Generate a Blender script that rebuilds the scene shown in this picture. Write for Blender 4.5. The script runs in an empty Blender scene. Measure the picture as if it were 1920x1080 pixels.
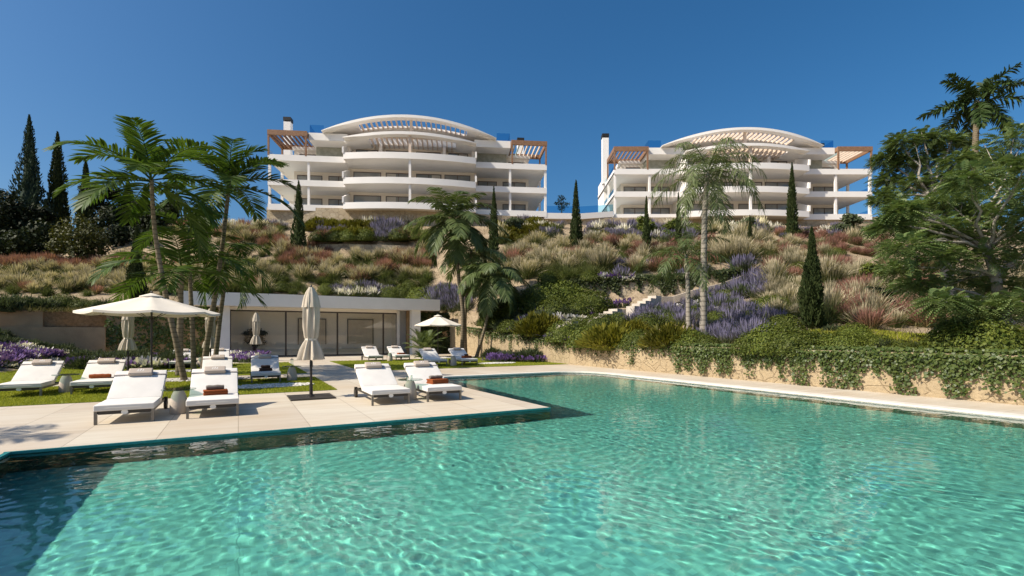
import bpy, bmesh, math, random
import numpy as np
from mathutils import Vector, Matrix, Euler
R = math.radians
scene = bpy.context.scene
COL = scene.collection
rng = np.random.default_rng(7)
random.seed(7)

# ------------------------------------------------------------------ camera
H, F, HV = 1.6, 945.0, 627.0          # eye height over the deck, focal length and horizon in photo pixels
cd = bpy.data.cameras.new('camera'); cam = bpy.data.objects.new('camera', cd); COL.objects.link(cam)
cam.location = (0, 0, H); cam.rotation_euler = (R(90), 0, 0)
cd.sensor_width = 36; cd.lens = F/1920*36; cd.shift_y = (HV-540)/1920; cd.clip_end = 6000; cd.clip_start = .05
scene.camera = cam
# ------------------------------------------------------------------ sun, sky, exposure
SUN_EL, SUN_AZ = R(44), math.atan2(-.905, -.426)       # azimuth measured from +Y towards +X
sun_to = Vector((math.sin(SUN_AZ)*math.cos(SUN_EL), math.cos(SUN_AZ)*math.cos(SUN_EL), math.sin(SUN_EL)))
sd = bpy.data.lights.new('sun', 'SUN'); sun = bpy.data.objects.new('sun', sd); COL.objects.link(sun)
sd.energy = 5.0; sd.angle = R(.53); sd.color = (1, .91, .77)
sun.rotation_euler = (-sun_to).to_track_quat('-Z', 'Y').to_euler()
w = bpy.data.worlds.new('World'); scene.world = w; w.use_nodes = True
nt = w.node_tree
sky = nt.nodes.new('ShaderNodeTexSky'); sky.sky_type = 'NISHITA'; sky.sun_disc = False
sky.sun_elevation = SUN_EL; sky.sun_rotation = SUN_AZ
sky.air_density = 1.0; sky.dust_density = 2.5; sky.ozone_density = 6.0; sky.altitude = 0
bg = nt.nodes['Background']; bg.inputs[1].default_value = .094
hs = nt.nodes.new('ShaderNodeHueSaturation'); hs.inputs['Hue'].default_value = .495; hs.inputs['Saturation'].default_value = 1.25
nt.links.new(sky.outputs[0], hs.inputs['Color']); nt.links.new(hs.outputs[0], bg.inputs[0])
vs = scene.view_settings; vs.view_transform = 'Standard'; vs.look = 'None'; vs.exposure = .40; vs.gamma = 1
scene.cycles.max_bounces = 10; scene.cycles.transparent_max_bounces = 24
scene.cycles.use_denoising = True
scene.cycles.sample_clamp_indirect = 6

# ------------------------------------------------------------------ helpers
TH = math.atan2(.4772, .8788)          # the pool's axes: a along the deck edge, b away from it
CA, SA = math.cos(TH), math.sin(TH)
def W(a, b): return (CA*a - SA*b, SA*a + CA*b)
def AB(x, y): return (CA*x + SA*y, -SA*x + CA*y)
def ground(u, v, z=0.):
    Z = F*(H-z)/(v-HV); return ((u-960)/F*Z, Z)
def at(u, v, Z): return Vector(((u-960)/F*Z, Z, H+(HV-v)*Z/F))

def tag(o, label=None, cat=None, group=None, kind=None):
    if label: o['label'] = label
    if cat: o['category'] = cat
    if group: o['group'] = group
    if kind: o['kind'] = kind
    return o
def empty(name, loc=(0, 0, 0), rz=0., label=None, cat=None, group=None):
    o = bpy.data.objects.new(name, None); COL.objects.link(o); o.location = loc; o.rotation_euler.z = rz
    o.empty_display_size = .2
    return tag(o, label, cat, group)
def link(name, me, mats=None, parent=None, loc=(0, 0, 0), rz=0.):
    o = bpy.data.objects.new(name, me); COL.objects.link(o); o.location = loc; o.rotation_euler.z = rz
    if mats is not None:
        for m in (mats if isinstance(mats, (list, tuple)) else [mats]): me.materials.append(m)
    if parent is not None: o.parent = parent
    return o
def copy_tree(o, parent=None):
    c = o.copy(); COL.objects.link(c)
    if parent is not None: c.parent = parent
    for ch in list(o.children): copy_tree(ch, c)
    return c

class MB:
    def __init__(s): s.v = []; s.f = []; s.m = []; s.mi = 0
    def add(s, vs, fs):
        n = len(s.v); s.v += [tuple(p) for p in vs]; s.f += [tuple(i+n for i in f) for f in fs]; s.m += [s.mi]*len(fs); return s
    def box(s, x0, x1, y0, y1, z0, z1, M=None):
        vs = [Vector(p) for p in ((x0,y0,z0),(x1,y0,z0),(x1,y1,z0),(x0,y1,z0),(x0,y0,z1),(x1,y0,z1),(x1,y1,z1),(x0,y1,z1))]
        if M: vs = [M @ p for p in vs]
        return s.add(vs, [(0,3,2,1),(4,5,6,7),(0,1,5,4),(1,2,6,5),(2,3,7,6),(3,0,4,7)])
    def rbox(s, x0, x1, y0, y1, z0, z1, bev=.02, seg=3, M=None, sub=0, bulge=None):
        bm = bmesh.new(); bmesh.ops.create_cube(bm, size=1)
        for p in bm.verts: p.co = Vector(((x0+x1)/2+p.co.x*(x1-x0), (y0+y1)/2+p.co.y*(y1-y0), (z0+z1)/2+p.co.z*(z1-z0)))
        if sub: bmesh.ops.subdivide_edges(bm, edges=bm.edges[:], cuts=sub, use_grid_fill=True)
        es = [e for e in bm.edges if len(e.link_faces) == 2 and e.calc_face_angle() > .5]
        bmesh.ops.bevel(bm, geom=es, offset=bev, segments=seg, profile=.6, affect='EDGES', clamp_overlap=True)
        if bulge:
            for p in bm.verts: p.co = bulge(p.co)
        if M: bmesh.ops.transform(bm, matrix=M, verts=bm.verts)
        bm.verts.index_update()
        s.add([p.co for p in bm.verts], [[q.index for q in f.verts] for f in bm.faces]); bm.free(); return s
    def tube(s, path, rad, n=8, cap=True):
        path = [Vector(p) for p in path]; k = len(path)
        if not hasattr(rad, '__len__'): rad = [rad]*k
        vs = []; up = None
        for i, p in enumerate(path):
            t = (path[min(i+1, k-1)]-path[max(i-1, 0)]).normalized()
            if up is None:
                up = t.orthogonal().normalized()
            up = (up - t*up.dot(t)).normalized(); sd_ = t.cross(up)
            for j in range(n):
                an = 2*math.pi*j/n; vs.append(p + (up*math.cos(an)+sd_*math.sin(an))*rad[i])
        fs = [(i*n+j, i*n+(j+1)%n, (i+1)*n+(j+1)%n, (i+1)*n+j) for i in range(k-1) for j in range(n)]
        if cap: fs += [tuple(range(n-1, -1, -1)), tuple((k-1)*n+j for j in range(n))]
        return s.add(vs, fs)
    def lathe(s, prof, n=24, c=(0, 0, 0), mod=None, cap=True):
        vs = []
        for (r, z) in prof:
            for j in range(n):
                an = 2*math.pi*j/n; rr = r*(mod(an, z) if mod else 1)
                vs.append((c[0]+rr*math.cos(an), c[1]+rr*math.sin(an), c[2]+z))
        k = len(prof)
        fs = [(i*n+j, i*n+(j+1)%n, (i+1)*n+(j+1)%n, (i+1)*n+j) for i in range(k-1) for j in range(n)]
        if cap: fs += [tuple(range(n-1, -1, -1)), tuple((k-1)*n+j for j in range(n))]
        return s.add(vs, fs)
    def prism(s, poly, z0, z1):            # polygon in xy (counter-clockwise), may be concave
        n = len(poly)
        from mathutils.geometry import tessellate_polygon
        tri = tessellate_polygon([[Vector((p[0], p[1], 0)) for p in poly]])
        vs = [(p[0], p[1], z0) for p in poly]+[(p[0], p[1], z1) for p in poly]
        fs = [(i, (i+1) % n, (i+1) % n+n, i+n) for i in range(n)]
        for t in tri:
            a, b, c = t
            pa, pb, pc = poly[a], poly[b], poly[c]
            if (pb[0]-pa[0])*(pc[1]-pa[1])-(pb[1]-pa[1])*(pc[0]-pa[0]) < 0: b, c = c, b
            fs.append((a+n, b+n, c+n)); fs.append((c, b, a))
        return s.add(vs, fs)
    def sweep(s, pts, w, h):               # band of width w (inwards +y) and height h along xyz points (plan curve)
        vs = []
        k = len(pts)
        for i, p in enumerate(pts):
            p = Vector(p); t = Vector(pts[min(i+1, k-1)])-Vector(pts[max(i-1, 0)]); t.z = 0; t.normalize()
            nrm = Vector((-t.y, t.x, 0))
            q = p+nrm*w
            vs += [p, q, q+Vector((0, 0, h)), p+Vector((0, 0, h))]
        fs = []
        for i in range(k-1):
            a, b = i*4, i*4+4
            for j in range(4): fs.append((a+j, b+j, b+(j+1) % 4, a+(j+1) % 4))
        fs += [(0, 1, 2, 3), (k*4-1, k*4-2, k*4-3, k*4-4)]
        return s.add(vs, fs)
    def mesh(s, name, smooth=False, ang=None):
        me = bpy.data.meshes.new(name); me.from_pydata(s.v, [], s.f)
        if any(s.m): me.polygons.foreach_set('material_index', s.m)
        bm = bmesh.new(); bm.from_mesh(me); bmesh.ops.recalc_face_normals(bm, faces=bm.faces); bm.to_mesh(me); bm.free()
        if smooth:
            me.polygons.foreach_set('use_smooth', [True]*len(me.polygons))
            if ang: me.set_sharp_from_angle(angle=R(ang))
        return me
    def build(s, name, mats, parent=None, loc=(0, 0, 0), rz=0., smooth=False, ang=None):
        return link(name, s.mesh(name, smooth, ang), mats, parent, loc, rz)

def np_mesh(name, V, Fq, t=None, mi=None, smooth=False):
    """quads from numpy arrays; t is an optional point attribute (0 at a blade's root, 1 at its tip)"""
    me = bpy.data.meshes.new(name)
    n, m = len(V), len(Fq)
    me.vertices.add(n); me.vertices.foreach_set('co', np.ascontiguousarray(V, dtype=np.float32).ravel())
    me.loops.add(m*4); me.loops.foreach_set('vertex_index', np.ascontiguousarray(Fq, dtype=np.int32).ravel())
    me.polygons.add(m); me.polygons.foreach_set('loop_start', np.arange(0, m*4, 4, dtype=np.int32))
    if mi is not None: me.polygons.foreach_set('material_index', np.ascontiguousarray(mi, dtype=np.int32))
    if t is not None:
        at_ = me.attributes.new('t', 'FLOAT', 'POINT'); at_.data.foreach_set('value', np.ascontiguousarray(t, dtype=np.float32))
    me.update(calc_edges=True)
    if smooth: me.polygons.foreach_set('use_smooth', [True]*m)
    return me

class NB:      # numpy builder: pieces of quads with t and material index
    def __init__(s): s.V = []; s.F = []; s.T = []; s.M = []; s.n = 0
    def add(s, V, Fq, t=None, mi=0):
        s.V.append(V); s.F.append(Fq+s.n); s.T.append(np.zeros(len(V)) if t is None else t); s.M.append(np.full(len(Fq), mi)); s.n += len(V)
        return s
    def mb(s, mb, mi=0):      # quads out of an MB
        V = np.array(mb.v, float); q = []
        for f in mb.f:
            if len(f) == 4: q.append(f)
            elif len(f) == 3: q.append((f[0], f[1], f[2], f[2]))
            else:
                for i in range(1, len(f)-2, 2): q.append((f[0], f[i], f[i+1], f[i+2]))
        q = [f for f in q if len(set(f)) == 4]
        return s.add(V, np.array(q, int), None, mi)
    def arrays(s): return np.concatenate(s.V), np.concatenate(s.F), np.concatenate(s.T), np.concatenate(s.M)
    def mesh(s, name, smooth=False):
        V, Fq, T, Mi = s.arrays(); return np_mesh(name, V, Fq, T, Mi, smooth)

def unit(v): return v/np.maximum(np.linalg.norm(v, axis=-1, keepdims=True), 1e-9)
def strips(p0, d, wd, L, Wd, prof, droop, sag=None):
    """n ribbons: root p0, direction d, width direction wd, length L, width Wd*prof(s), sinking by droop*L*s^2"""
    n = len(p0); k = len(prof)-1; s = np.linspace(0, 1, k+1)
    L = np.broadcast_to(L, n); Wd = np.broadcast_to(Wd, n); droop = np.broadcast_to(droop, n)
    c = p0[:, None, :]+d[:, None, :]*(L[:, None]*s)[:, :, None]
    c[:, :, 2] -= droop[:, None]*L[:, None]*s**2
    hw = wd[:, None, :]*(Wd[:, None]*np.asarray(prof)/2)[:, :, None]
    V = np.stack([c-hw, c+hw], 2).reshape(-1, 3)
    b = (np.arange(n)*(k+1)*2)[:, None]+np.arange(k)*2
    Fq = np.stack([b, b+1, b+3, b+2], -1).reshape(-1, 4)
    t = np.repeat(np.tile(s, n), 2)
    return V, Fq, t
def leaves(p, nrm, size, asp=.5, jit=.8, fold=.12):
    """n rhombic leaves at p, roughly facing nrm"""
    n = len(p); size = np.broadcast_to(size, n)[:, None]
    nn = unit(nrm+jit*rng.normal(size=(n, 3)))
    d = unit(np.cross(nn, rng.normal(size=(n, 3)))); e = np.cross(nn, d)
    a = p-d*size/2; b = p+d*size/2
    l = p+e*size*asp/2+nn*size*fold; r = p-e*size*asp/2+nn*size*fold
    V = np.stack([a, l, b, r], 1).reshape(-1, 3)
    Fq = np.arange(n*4).reshape(-1, 4)
    return V, Fq, np.tile(np.array([0, .5, 1, .5]), n)

# ------------------------------------------------------------------ materials
def nodes(name):
    m = bpy.data.materials.new(name); m.use_nodes = True; t = m.node_tree
    for n in list(t.nodes): t.nodes.remove(n)
    out = t.nodes.new('ShaderNodeOutputMaterial')
    def N(ty, **k):
        n = t.nodes.new('ShaderNode'+ty)
        for a, b in k.items(): setattr(n, a, b)
        return n
    def Lk(a, b): t.links.new(a, b)
    return m, N, Lk, out
def rgb(c): return (c[0], c[1], c[2], 1)
def mixc(N, Lk, fac, c1, c2, blend='MIX'):
    n = N('Mix', data_type='RGBA', blend_type=blend)
    for s, x in ((0, fac), (6, c1), (7, c2)):
        if hasattr(x, 'is_linked'): Lk(x, n.inputs[s])
        else: n.inputs[s].default_value = x if s == 0 else rgb(x)
    return n.outputs[2]
def ramp(N, Lk, fac, lo, hi):
    n = N('MapRange'); n.inputs[1].default_value = lo; n.inputs[2].default_value = hi; Lk(fac, n.inputs[0]); return n.outputs[0]
def noise(N, Lk, scale, detail=4, rough=.55, vec=None, co='Object'):
    n = N('TexNoise'); n.inputs['Scale'].default_value = scale; n.inputs['Detail'].default_value = detail; n.inputs['Roughness'].default_value = rough
    if vec is None:
        tc = N('TexCoord'); vec = tc.outputs[co]
    Lk(vec, n.inputs['Vector']); return n.outputs[0]
def plain(name, c, c2=None, rough=.6, scale=3., bump=0., bscale=60., spec=.35, metal=0., detail=5, lo=.35, hi=.65):
    m, N, Lk, out = nodes(name)
    p = N('BsdfPrincipled'); p.inputs['Roughness'].default_value = rough; p.inputs['Metallic'].default_value = metal
    p.inputs['Specular IOR Level'].default_value = spec
    if c2 is None: c2 = tuple(x*.88 for x in c)
    f = ramp(N, Lk, noise(N, Lk, scale, detail), lo, hi)
    Lk(mixc(N, Lk, f, c, c2), p.inputs['Base Color'])
    if bump:
        b = N('Bump'); b.inputs['Strength'].default_value = bump; b.inputs['Distance'].default_value = .02
        Lk(noise(N, Lk, bscale, 4), b.inputs['Height']); Lk(b.outputs[0], p.inputs['Normal'])
    Lk(p.outputs[0], out.inputs[0]); return m
def leafmat(name, c1, c2, trans=.3, rough=.5, tip=None, tlo=.5, thi=1., spec=.3, objvar=.25):
    """foliage: colour varies leaf by leaf and plant by plant; tip is the real colour of a blade's plume"""
    m, N, Lk, out = nodes(name)
    g = N('NewGeometry'); oi = N('ObjectInfo')
    c = mixc(N, Lk, g.outputs['Random Per Island'], c1, c2)
    if tip:
        a = N('Attribute', attribute_name='t'); f = ramp(N, Lk, a.outputs['Fac'], tlo, thi)
        c = mixc(N, Lk, f, c, tip)
    hs = N('HueSaturation'); Lk(c, hs.inputs['Color'])
    v = N('MapRange'); v.inputs[3].default_value = 1-objvar; v.inputs[4].default_value = 1+objvar; Lk(oi.outputs['Random'], v.inputs[0]); Lk(v.outputs[0], hs.inputs['Value'])
    c = hs.outputs[0]
    p = N('BsdfPrincipled'); p.inputs['Roughness'].default_value = rough; p.inputs['Specular IOR Level'].default_value = spec
    Lk(c, p.inputs['Base Color'])
    tr = N('BsdfTranslucent'); Lk(mixc(N, Lk, 1., c, (1., 1., .55), 'MULTIPLY'), tr.inputs[0])
    mx = N('MixShader'); mx.inputs[0].default_value = trans; Lk(p.outputs[0], mx.inputs[1]); Lk(tr.outputs[0], mx.inputs[2])
    Lk(mx.outputs[0], out.inputs[0]); return m
def glass(name, tint=(.9, .95, .95), rough=.0, ior=1.5, clear=.95):
    m, N, Lk, out = nodes(name)
    r0 = ((ior-1)/(ior+1))**2
    ge = N('NewGeometry'); dt = N('VectorMath', operation='DOT_PRODUCT'); Lk(ge.outputs['Incoming'], dt.inputs[0]); Lk(ge.outputs['Normal'], dt.inputs[1])
    ab = N('Math', operation='ABSOLUTE'); Lk(dt.outputs['Value'], ab.inputs[0]); om = N('Math', operation='SUBTRACT'); om.inputs[0].default_value = 1; Lk(ab.outputs[0], om.inputs[1])
    pw = N('Math', operation='POWER'); Lk(om.outputs[0], pw.inputs[0]); pw.inputs[1].default_value = 5
    fr = N('Math', operation='MULTIPLY_ADD'); Lk(pw.outputs[0], fr.inputs[0]); fr.inputs[1].default_value = 1-r0; fr.inputs[2].default_value = r0
    t = N('BsdfTransparent'); t.inputs[0].default_value = rgb(tint)
    g = N('BsdfGlossy'); g.inputs['Roughness'].default_value = rough
    mx = N('MixShader'); Lk(fr.outputs[0], mx.inputs[0]); Lk(t.outputs[0], mx.inputs[1]); Lk(g.outputs[0], mx.inputs[2]); Lk(mx.outputs[0], out.inputs[0]); return m
def stone_mat(name, c1, c2, mortar, scale=3.2, depth=.5):
    m, N, Lk, out = nodes(name)
    tc = N('TexCoord'); mp = N('Mapping'); Lk(tc.outputs['Object'], mp.inputs[0]); mp.inputs['Scale'].default_value = (1, 1, 1.25)
    nz = N('TexNoise'); nz.inputs['Scale'].default_value = 2.2; Lk(mp.outputs[0], nz.inputs['Vector'])
    mv = N('Mix', data_type='VECTOR'); mv.inputs[0].default_value = .3; Lk(mp.outputs[0], mv.inputs[4]); Lk(nz.outputs[1], mv.inputs[5])
    vo = N('TexVoronoi', feature='DISTANCE_TO_EDGE'); vo.inputs['Scale'].default_value = scale; Lk(mv.outputs[1], vo.inputs['Vector'])
    vc = N('TexVoronoi'); vc.inputs['Scale'].default_value = scale; Lk(mv.outputs[1], vc.inputs['Vector'])
    e = ramp(N, Lk, vo.outputs[0], -.02, .05)
    sp = N('SeparateColor'); Lk(vc.outputs['Color'], sp.inputs[0])
    c = mixc(N, Lk, sp.outputs[0], c1, c2)
    c = mixc(N, Lk, ramp(N, Lk, noise(N, Lk, 9, 6, .65), .35, .7), c, tuple(x*.72 for x in c1))
    c = mixc(N, Lk, e, mortar, c)
    p = N('BsdfPrincipled'); p.inputs['Roughness'].default_value = .9; p.inputs['Specular IOR Level'].default_value = .15; Lk(c, p.inputs['Base Color'])
    ad = N('Math', operation='MULTIPLY_ADD'); Lk(noise(N, Lk, 14, 6, .7), ad.inputs[0]); ad.inputs[1].default_value = .9; Lk(e, ad.inputs[2])
    b = N('Bump'); b.inputs['Strength'].default_value = depth; b.inputs['Distance'].default_value = .06; Lk(ad.outputs[0], b.inputs['Height']); Lk(b.outputs[0], p.inputs['Normal'])
    Lk(p.outputs[0], out.inputs[0]); return m
# ------------------------------------------------------------------ terrain height: thin-plate surface through points read off the slope
def c3(u, v, Z): p = at(u, v, Z); return (p.x, p.y, p.z)
ctrl = []
for a_, b_, z_ in ((16,-25,1.05),(16,-10,1.05),(16,0,1.05),(16,5,1.05),(16,10,1.05),(16,15,1.05),(16,20,1.1),(16,25,1.3),(16,30,1.7),(16,35,2.2),(16,40.8,3.2),
                   (25,-25,1.2),(30,-10,1.4),(45,-25,2.5),
                   (-4,41,3.),(-10,41,3.05),(-20,41,3.05),(-30,41,3.1),(-45,41,3.2),(-3,46,4.3),(3,46,4.3),(9,46,4.3),(14,46,4.35),(15,41,3.35)):
    x_, y_ = W(a_, b_); ctrl.append((x_, y_, z_))
for u_, l_ in ((0, ((560,40),(490,50),(470,60))), (-300, ((520,45),(480,60))), (200, ((545,39),(482,51),(455,60))), (300, ((555,40),(480,52),(430,60))), (500, ((535,45),(468,53),(428,59))),
               (700, ((545,46),(480,52),(434,58))), (1000, ((602,33),(557,38),(518,40.5),(470,48),(436,57),(421,63))),
               (850, ((600,41),(545,44),(480,50),(434,59))), (1150, ((610,29),(562,37),(518,40),(470,48),(440,57),(421,64))),
               (1300, ((610,27),(550,36),(510,40),(470,48),(443,56),(423,64.5))), (1400, ((600,26),(535,34),(490,42),(455,53),(418,64.5))),
               (1500, ((608,23),(545,33),(485,45),(443,56),(425,64.5))), (1600, ((625,18.5),(585,27),(520,39),(443,56),(425,65))),
               (1700, ((627,20),(560,32),(500,44),(440,57))), (1920, ((632,20),(585,32),(505,45),(435,60))), (2300, ((600,30),(500,48),(440,65)))):
    for v_, z_ in l_: ctrl.append(c3(u_, v_, z_))
for x_, y_, z_ in ((-30,67,16.2),(-12,69,16.4),(5,72,16.4),(31,72,16.4),(50,72,16.4),(-12,85,16.6),(31,85,16.6),(-60,70,12),(-95,75,10),(-60,100,14),(90,75,15),(70,100,16),(0,110,16.5),(0,140,15),(-100,140,10),(100,140,14)):
    ctrl.append((x_, y_, z_))
ctrl = np.array(ctrl)
mid_pts = [tuple(at(u, v, Z)) for u, v, Z in ((1035,528,38.6),(1090,524,38.3),(1160,520,38.0),(1230,518,37.6),(1300,514,37.3),(1360,508,37.2),(1400,501,37.6))]
low_pts = [tuple(at(u, v, Z)) for u, v, Z in ((575,459,53.5),(640,457.5,53.6),(720,459,54),(795,462,54.5),(830,464,55))]
STEPS = [([p[0] for p in mid_pts], [p[1] for p in mid_pts], 1.15, .5), ([p[0] for p in low_pts], [p[1] for p in low_pts], .9, .5)]
def _tps(d): return np.where(d > 1e-9, d*d*np.log(np.maximum(d, 1e-9)), 0.)
_S = 20.; _P = ctrl[:, :2]/_S
_A = _tps(np.linalg.norm(_P[:, None]-_P[None], axis=2)); _n = len(ctrl)
_B = np.zeros((_n+3, _n+3)); _B[:_n, :_n] = _A+np.eye(_n)*.02; _B[:_n, _n] = 1; _B[:_n, _n+1:] = _P; _B[_n:, :_n] = _B[:_n, _n:].T
_w = np.linalg.solve(_B, np.concatenate([ctrl[:, 2], np.zeros(3)]))
def hz(x, y):
    q = np.stack([np.asarray(x, float), np.asarray(y, float)], -1).reshape(-1, 2)
    d = np.linalg.norm(q[:, None]/_S-_P[None], axis=2)
    z = _tps(d) @ _w[:_n]+_w[_n]+(q/_S) @ _w[_n+1:]
    # the wall of the middle terrace: ground steps up behind it
    z = z+.10*np.sin(q[:, 0]*.9+1.3*np.sin(q[:, 1]*.5))*np.sin(q[:, 1]*.8+.7)*np.clip((q[:, 1]-14)/10, 0, 1)
    for wx, wy, lo, hi_ in STEPS:     # terrace walls: the ground drops in front of each and is filled up behind
        yw = np.interp(q[:, 0], wx, wy); dl = yw-q[:, 1]+.3
        fade = np.clip((q[:, 0]-wx[0]+1.5)/3, 0, 1)*np.clip((wx[-1]+1.5-q[:, 0])/3, 0, 1)
        z = z+fade*np.where(dl > 0, -lo*np.exp(-np.abs(dl)/4.5), hi_*np.exp(-np.abs(dl)/3))
    return z
def onhill(u, v, zoff=0.):
    """where the sight line through photo pixel (u, v) meets the slope"""
    u = np.atleast_1d(np.asarray(u, float)); v = np.atleast_1d(np.asarray(v, float))
    Zs = np.arange(12, 68, .35); out = np.full((len(u), 3), np.nan)
    for i in range(len(u)):
        x = (u[i]-960)/F*Zs; z = H+(HV-v[i])*Zs/F
        h = hz(x, Zs)+zoff
        a = CA*x+SA*Zs; b = -SA*x+CA*Zs
        ok = (h >= z) & ((a > 15.9) | (b > 40.9)) & ~((a > -3.6) & (a < 14.6) & (b < 46))
        k = np.argmax(ok)
        if ok[k]: out[i] = (x[k], Zs[k], h[k])
    return out

# ------------------------------------------------------------------ setting materials
def paving():
    m, N, Lk, out = nodes('travertine_paving')
    tc = N('TexCoord'); mp = N('Mapping'); Lk(tc.outputs['Object'], mp.inputs[0]); mp.inputs['Location'].default_value = (.38, 0, 0); mp.inputs['Rotation'].default_value = (0, 0, R(90))
    br = N('TexBrick'); Lk(mp.outputs[0], br.inputs['Vector'])
    br.inputs['Scale'].default_value = 1; br.inputs['Brick Width'].default_value = 2.6; br.inputs['Row Height'].default_value = 1.105; br.inputs['Mortar Size'].default_value = .0055; br.inputs['Mortar Smooth'].default_value = .2
    br.inputs['Color1'].default_value = (.60, .545, .45, 1); br.inputs['Color2'].default_value = (.525, .46, .375, 1); br.inputs['Mortar'].default_value = (.30, .25, .19, 1); br.inputs['Bias'].default_value = 0
    st = N('Mapping'); Lk(tc.outputs['Object'], st.inputs[0]); st.inputs['Scale'].default_value = (.5, 3.2, 1)
    f1 = ramp(N, Lk, noise(N, Lk, 1.1, 6, .6, st.outputs[0]), .35, .75)
    c = mixc(N, Lk, f1, br.outputs['Color'], (.86, .82, .76), 'MULTIPLY')
    f2 = ramp(N, Lk, noise(N, Lk, 24, 5, .7), .62, .8); c = mixc(N, Lk, f2, c, (.40, .32, .235))
    c = mixc(N, Lk, ramp(N, Lk, noise(N, Lk, .35, 3), .4, .7), c, (.93, .86, .78), 'MULTIPLY')
    p = N('BsdfPrincipled'); p.inputs['Roughness'].default_value = .62; p.inputs['Specular IOR Level'].default_value = .3; Lk(c, p.inputs['Base Color'])
    b = N('Bump'); b.inputs['Strength'].default_value = .25; b.inputs['Distance'].default_value = .01; Lk(br.outputs['Fac'], b.inputs['Height']); b.invert = True; Lk(b.outputs[0], p.inputs['Normal'])
    Lk(p.outputs[0], out.inputs[0]); return m
def pool_tile():
    m, N, Lk, out = nodes('pool_mosaic')
    c = mixc(N, Lk, ramp(N, Lk, noise(N, Lk, .5, 3), .3, .7), (.205, .585, .475), (.17, .525, .435))
    tc = N('TexCoord'); vo = N('TexVoronoi', distance='CHEBYCHEV'); vo.inputs['Scale'].default_value = 16; vo.inputs['Randomness'].default_value = .1; Lk(tc.outputs['Object'], vo.inputs['Vector'])
    hs = N('HueSaturation'); Lk(c, hs.inputs['Color']); sp = N('SeparateColor'); Lk(vo.outputs['Color'], sp.inputs[0])
    mr = N('MapRange'); mr.inputs[3].default_value = .8; mr.inputs[4].default_value = 1.2; Lk(sp.outputs[0], mr.inputs[0]); Lk(mr.outputs[0], hs.inputs['Value'])
    c = hs.outputs[0]
    br = N('TexBrick'); br.offset = 0; Lk(tc.outputs['Object'], br.inputs['Vector']); br.inputs['Scale'].default_value = 1; br.inputs['Brick Width'].default_value = 2.4; br.inputs['Row Height'].default_value = 60; br.inputs['Mortar Size'].default_value = .006
    c = mixc(N, Lk, br.outputs['Fac'], c, (.13, .40, .34))
    p = N('BsdfPrincipled'); p.inputs['Roughness'].default_value = .5; Lk(c, p.inputs['Base Color']); Lk(p.outputs[0], out.inputs[0]); return m
def soil():
    m, N, Lk, out = nodes('sandy_soil')
    c = mixc(N, Lk, ramp(N, Lk, noise(N, Lk, .5, 6, .65), .35, .7), (.42, .33, .225), (.27, .20, .13))
    c = mixc(N, Lk, ramp(N, Lk, noise(N, Lk, 6, 6, .7), .4, .75), c, (.17, .13, .08))
    p = N('BsdfPrincipled'); p.inputs['Roughness'].default_value = .95; p.inputs['Specular IOR Level'].default_value = .1; Lk(c, p.inputs['Base Color'])
    b = N('Bump'); b.inputs['Strength'].default_value = .7; b.inputs['Distance'].default_value = .1; Lk(noise(N, Lk, 5, 8, .7), b.inputs['Height']); Lk(b.outputs[0], p.inputs['Normal'])
    Lk(p.outputs[0], out.inputs[0]); return m
M_pave = paving(); M_tile = pool_tile(); M_soil = soil()
M_coping = plain('pale_coping_stone', (.72, .66, .58), (.62, .56, .48), .6, 2)
M_shadewall = plain('shade_darkened_wall_tile', (.02, .10, .085), (.016, .08, .07), .3, 3, spec=.5)  # pool tile darkened in colour to stand for underwater shade and dark reflections
M_teal = plain('teal_edge_tile', (.03, .25, .24), (.022, .2, .2), .25, 8, spec=.5)
M_stucco = plain('white_stucco', (.80, .77, .72), (.76, .73, .68), .8, 1.2, bump=.12, bscale=120, spec=.2)
M_lawnbase = plain('lawn_soil', (.16, .19, .02), (.12, .145, .018), .95, 6, spec=.1)
M_stone = stone_mat('rubble_stone', (.46, .36, .225), (.405, .31, .19), (.375, .285, .175), 3.0, .75)
M_stone2 = stone_mat('pale_rubble_stone', (.50, .42, .30), (.40, .32, .21), (.22, .17, .11), 2.2, .8)
M_render = plain('ochre_render', (.44, .30, .17), (.36, .24, .135), .95, 1.6, bump=.9, bscale=22, spec=.1)
M_sand = plain('pale_sand', (.50, .43, .35), (.42, .35, .27), .95, 1.5, bump=.3, bscale=30, spec=.1)

# ------------------------------------------------------------------ far ground, hill
mb = MB(); mb.add([(-4000,-4000,-4),(4000,-4000,-4),(4000,4000,-4),(-4000,4000,-4)], [(0,1,2,3)])
tag(mb.build('ground', M_soil), kind='structure')
xs = np.concatenate([np.arange(-120, 15.9, 1.131), [15.85], np.arange(16.9, 140, 1.2)]); ys = np.concatenate([np.arange(-40, 40.8, 1.15), [40.85], np.arange(42, 46, 1.), [46.05], np.arange(47.2, 150, 1.25)])
xa, yb = np.meshgrid(xs, ys); X_, Y_ = CA*xa-SA*yb, SA*xa+CA*yb
Zt = hz(X_.ravel(), Y_.ravel())
V = np.stack([xa.ravel(), yb.ravel(), Zt], 1); nx, ny = len(xs), len(ys)
ii = np.arange(nx*ny).reshape(ny, nx); Q = np.stack([ii[:-1, :-1], ii[:-1, 1:], ii[1:, 1:], ii[1:, :-1]], -1).reshape(-1, 4)
ca, cb = V[Q, 0].mean(1), V[Q, 1].mean(1)
keep = ~((ca < 15.85) & (cb < 40.85)) & ~((ca > -3.4) & (ca < 14.4) & (cb < 46.05))
def skirt(idx):                     # the cut edge of the slope goes down to the terrace behind its walls
    global V, SK
    n0 = len(V); lo = V[idx].copy(); lo[:, 2] = -.5; V = np.concatenate([V, lo])
    k = len(idx); j = np.arange(k-1); SK.append(np.stack([idx[:-1], idx[1:], n0+j+1, n0+j], -1))
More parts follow.
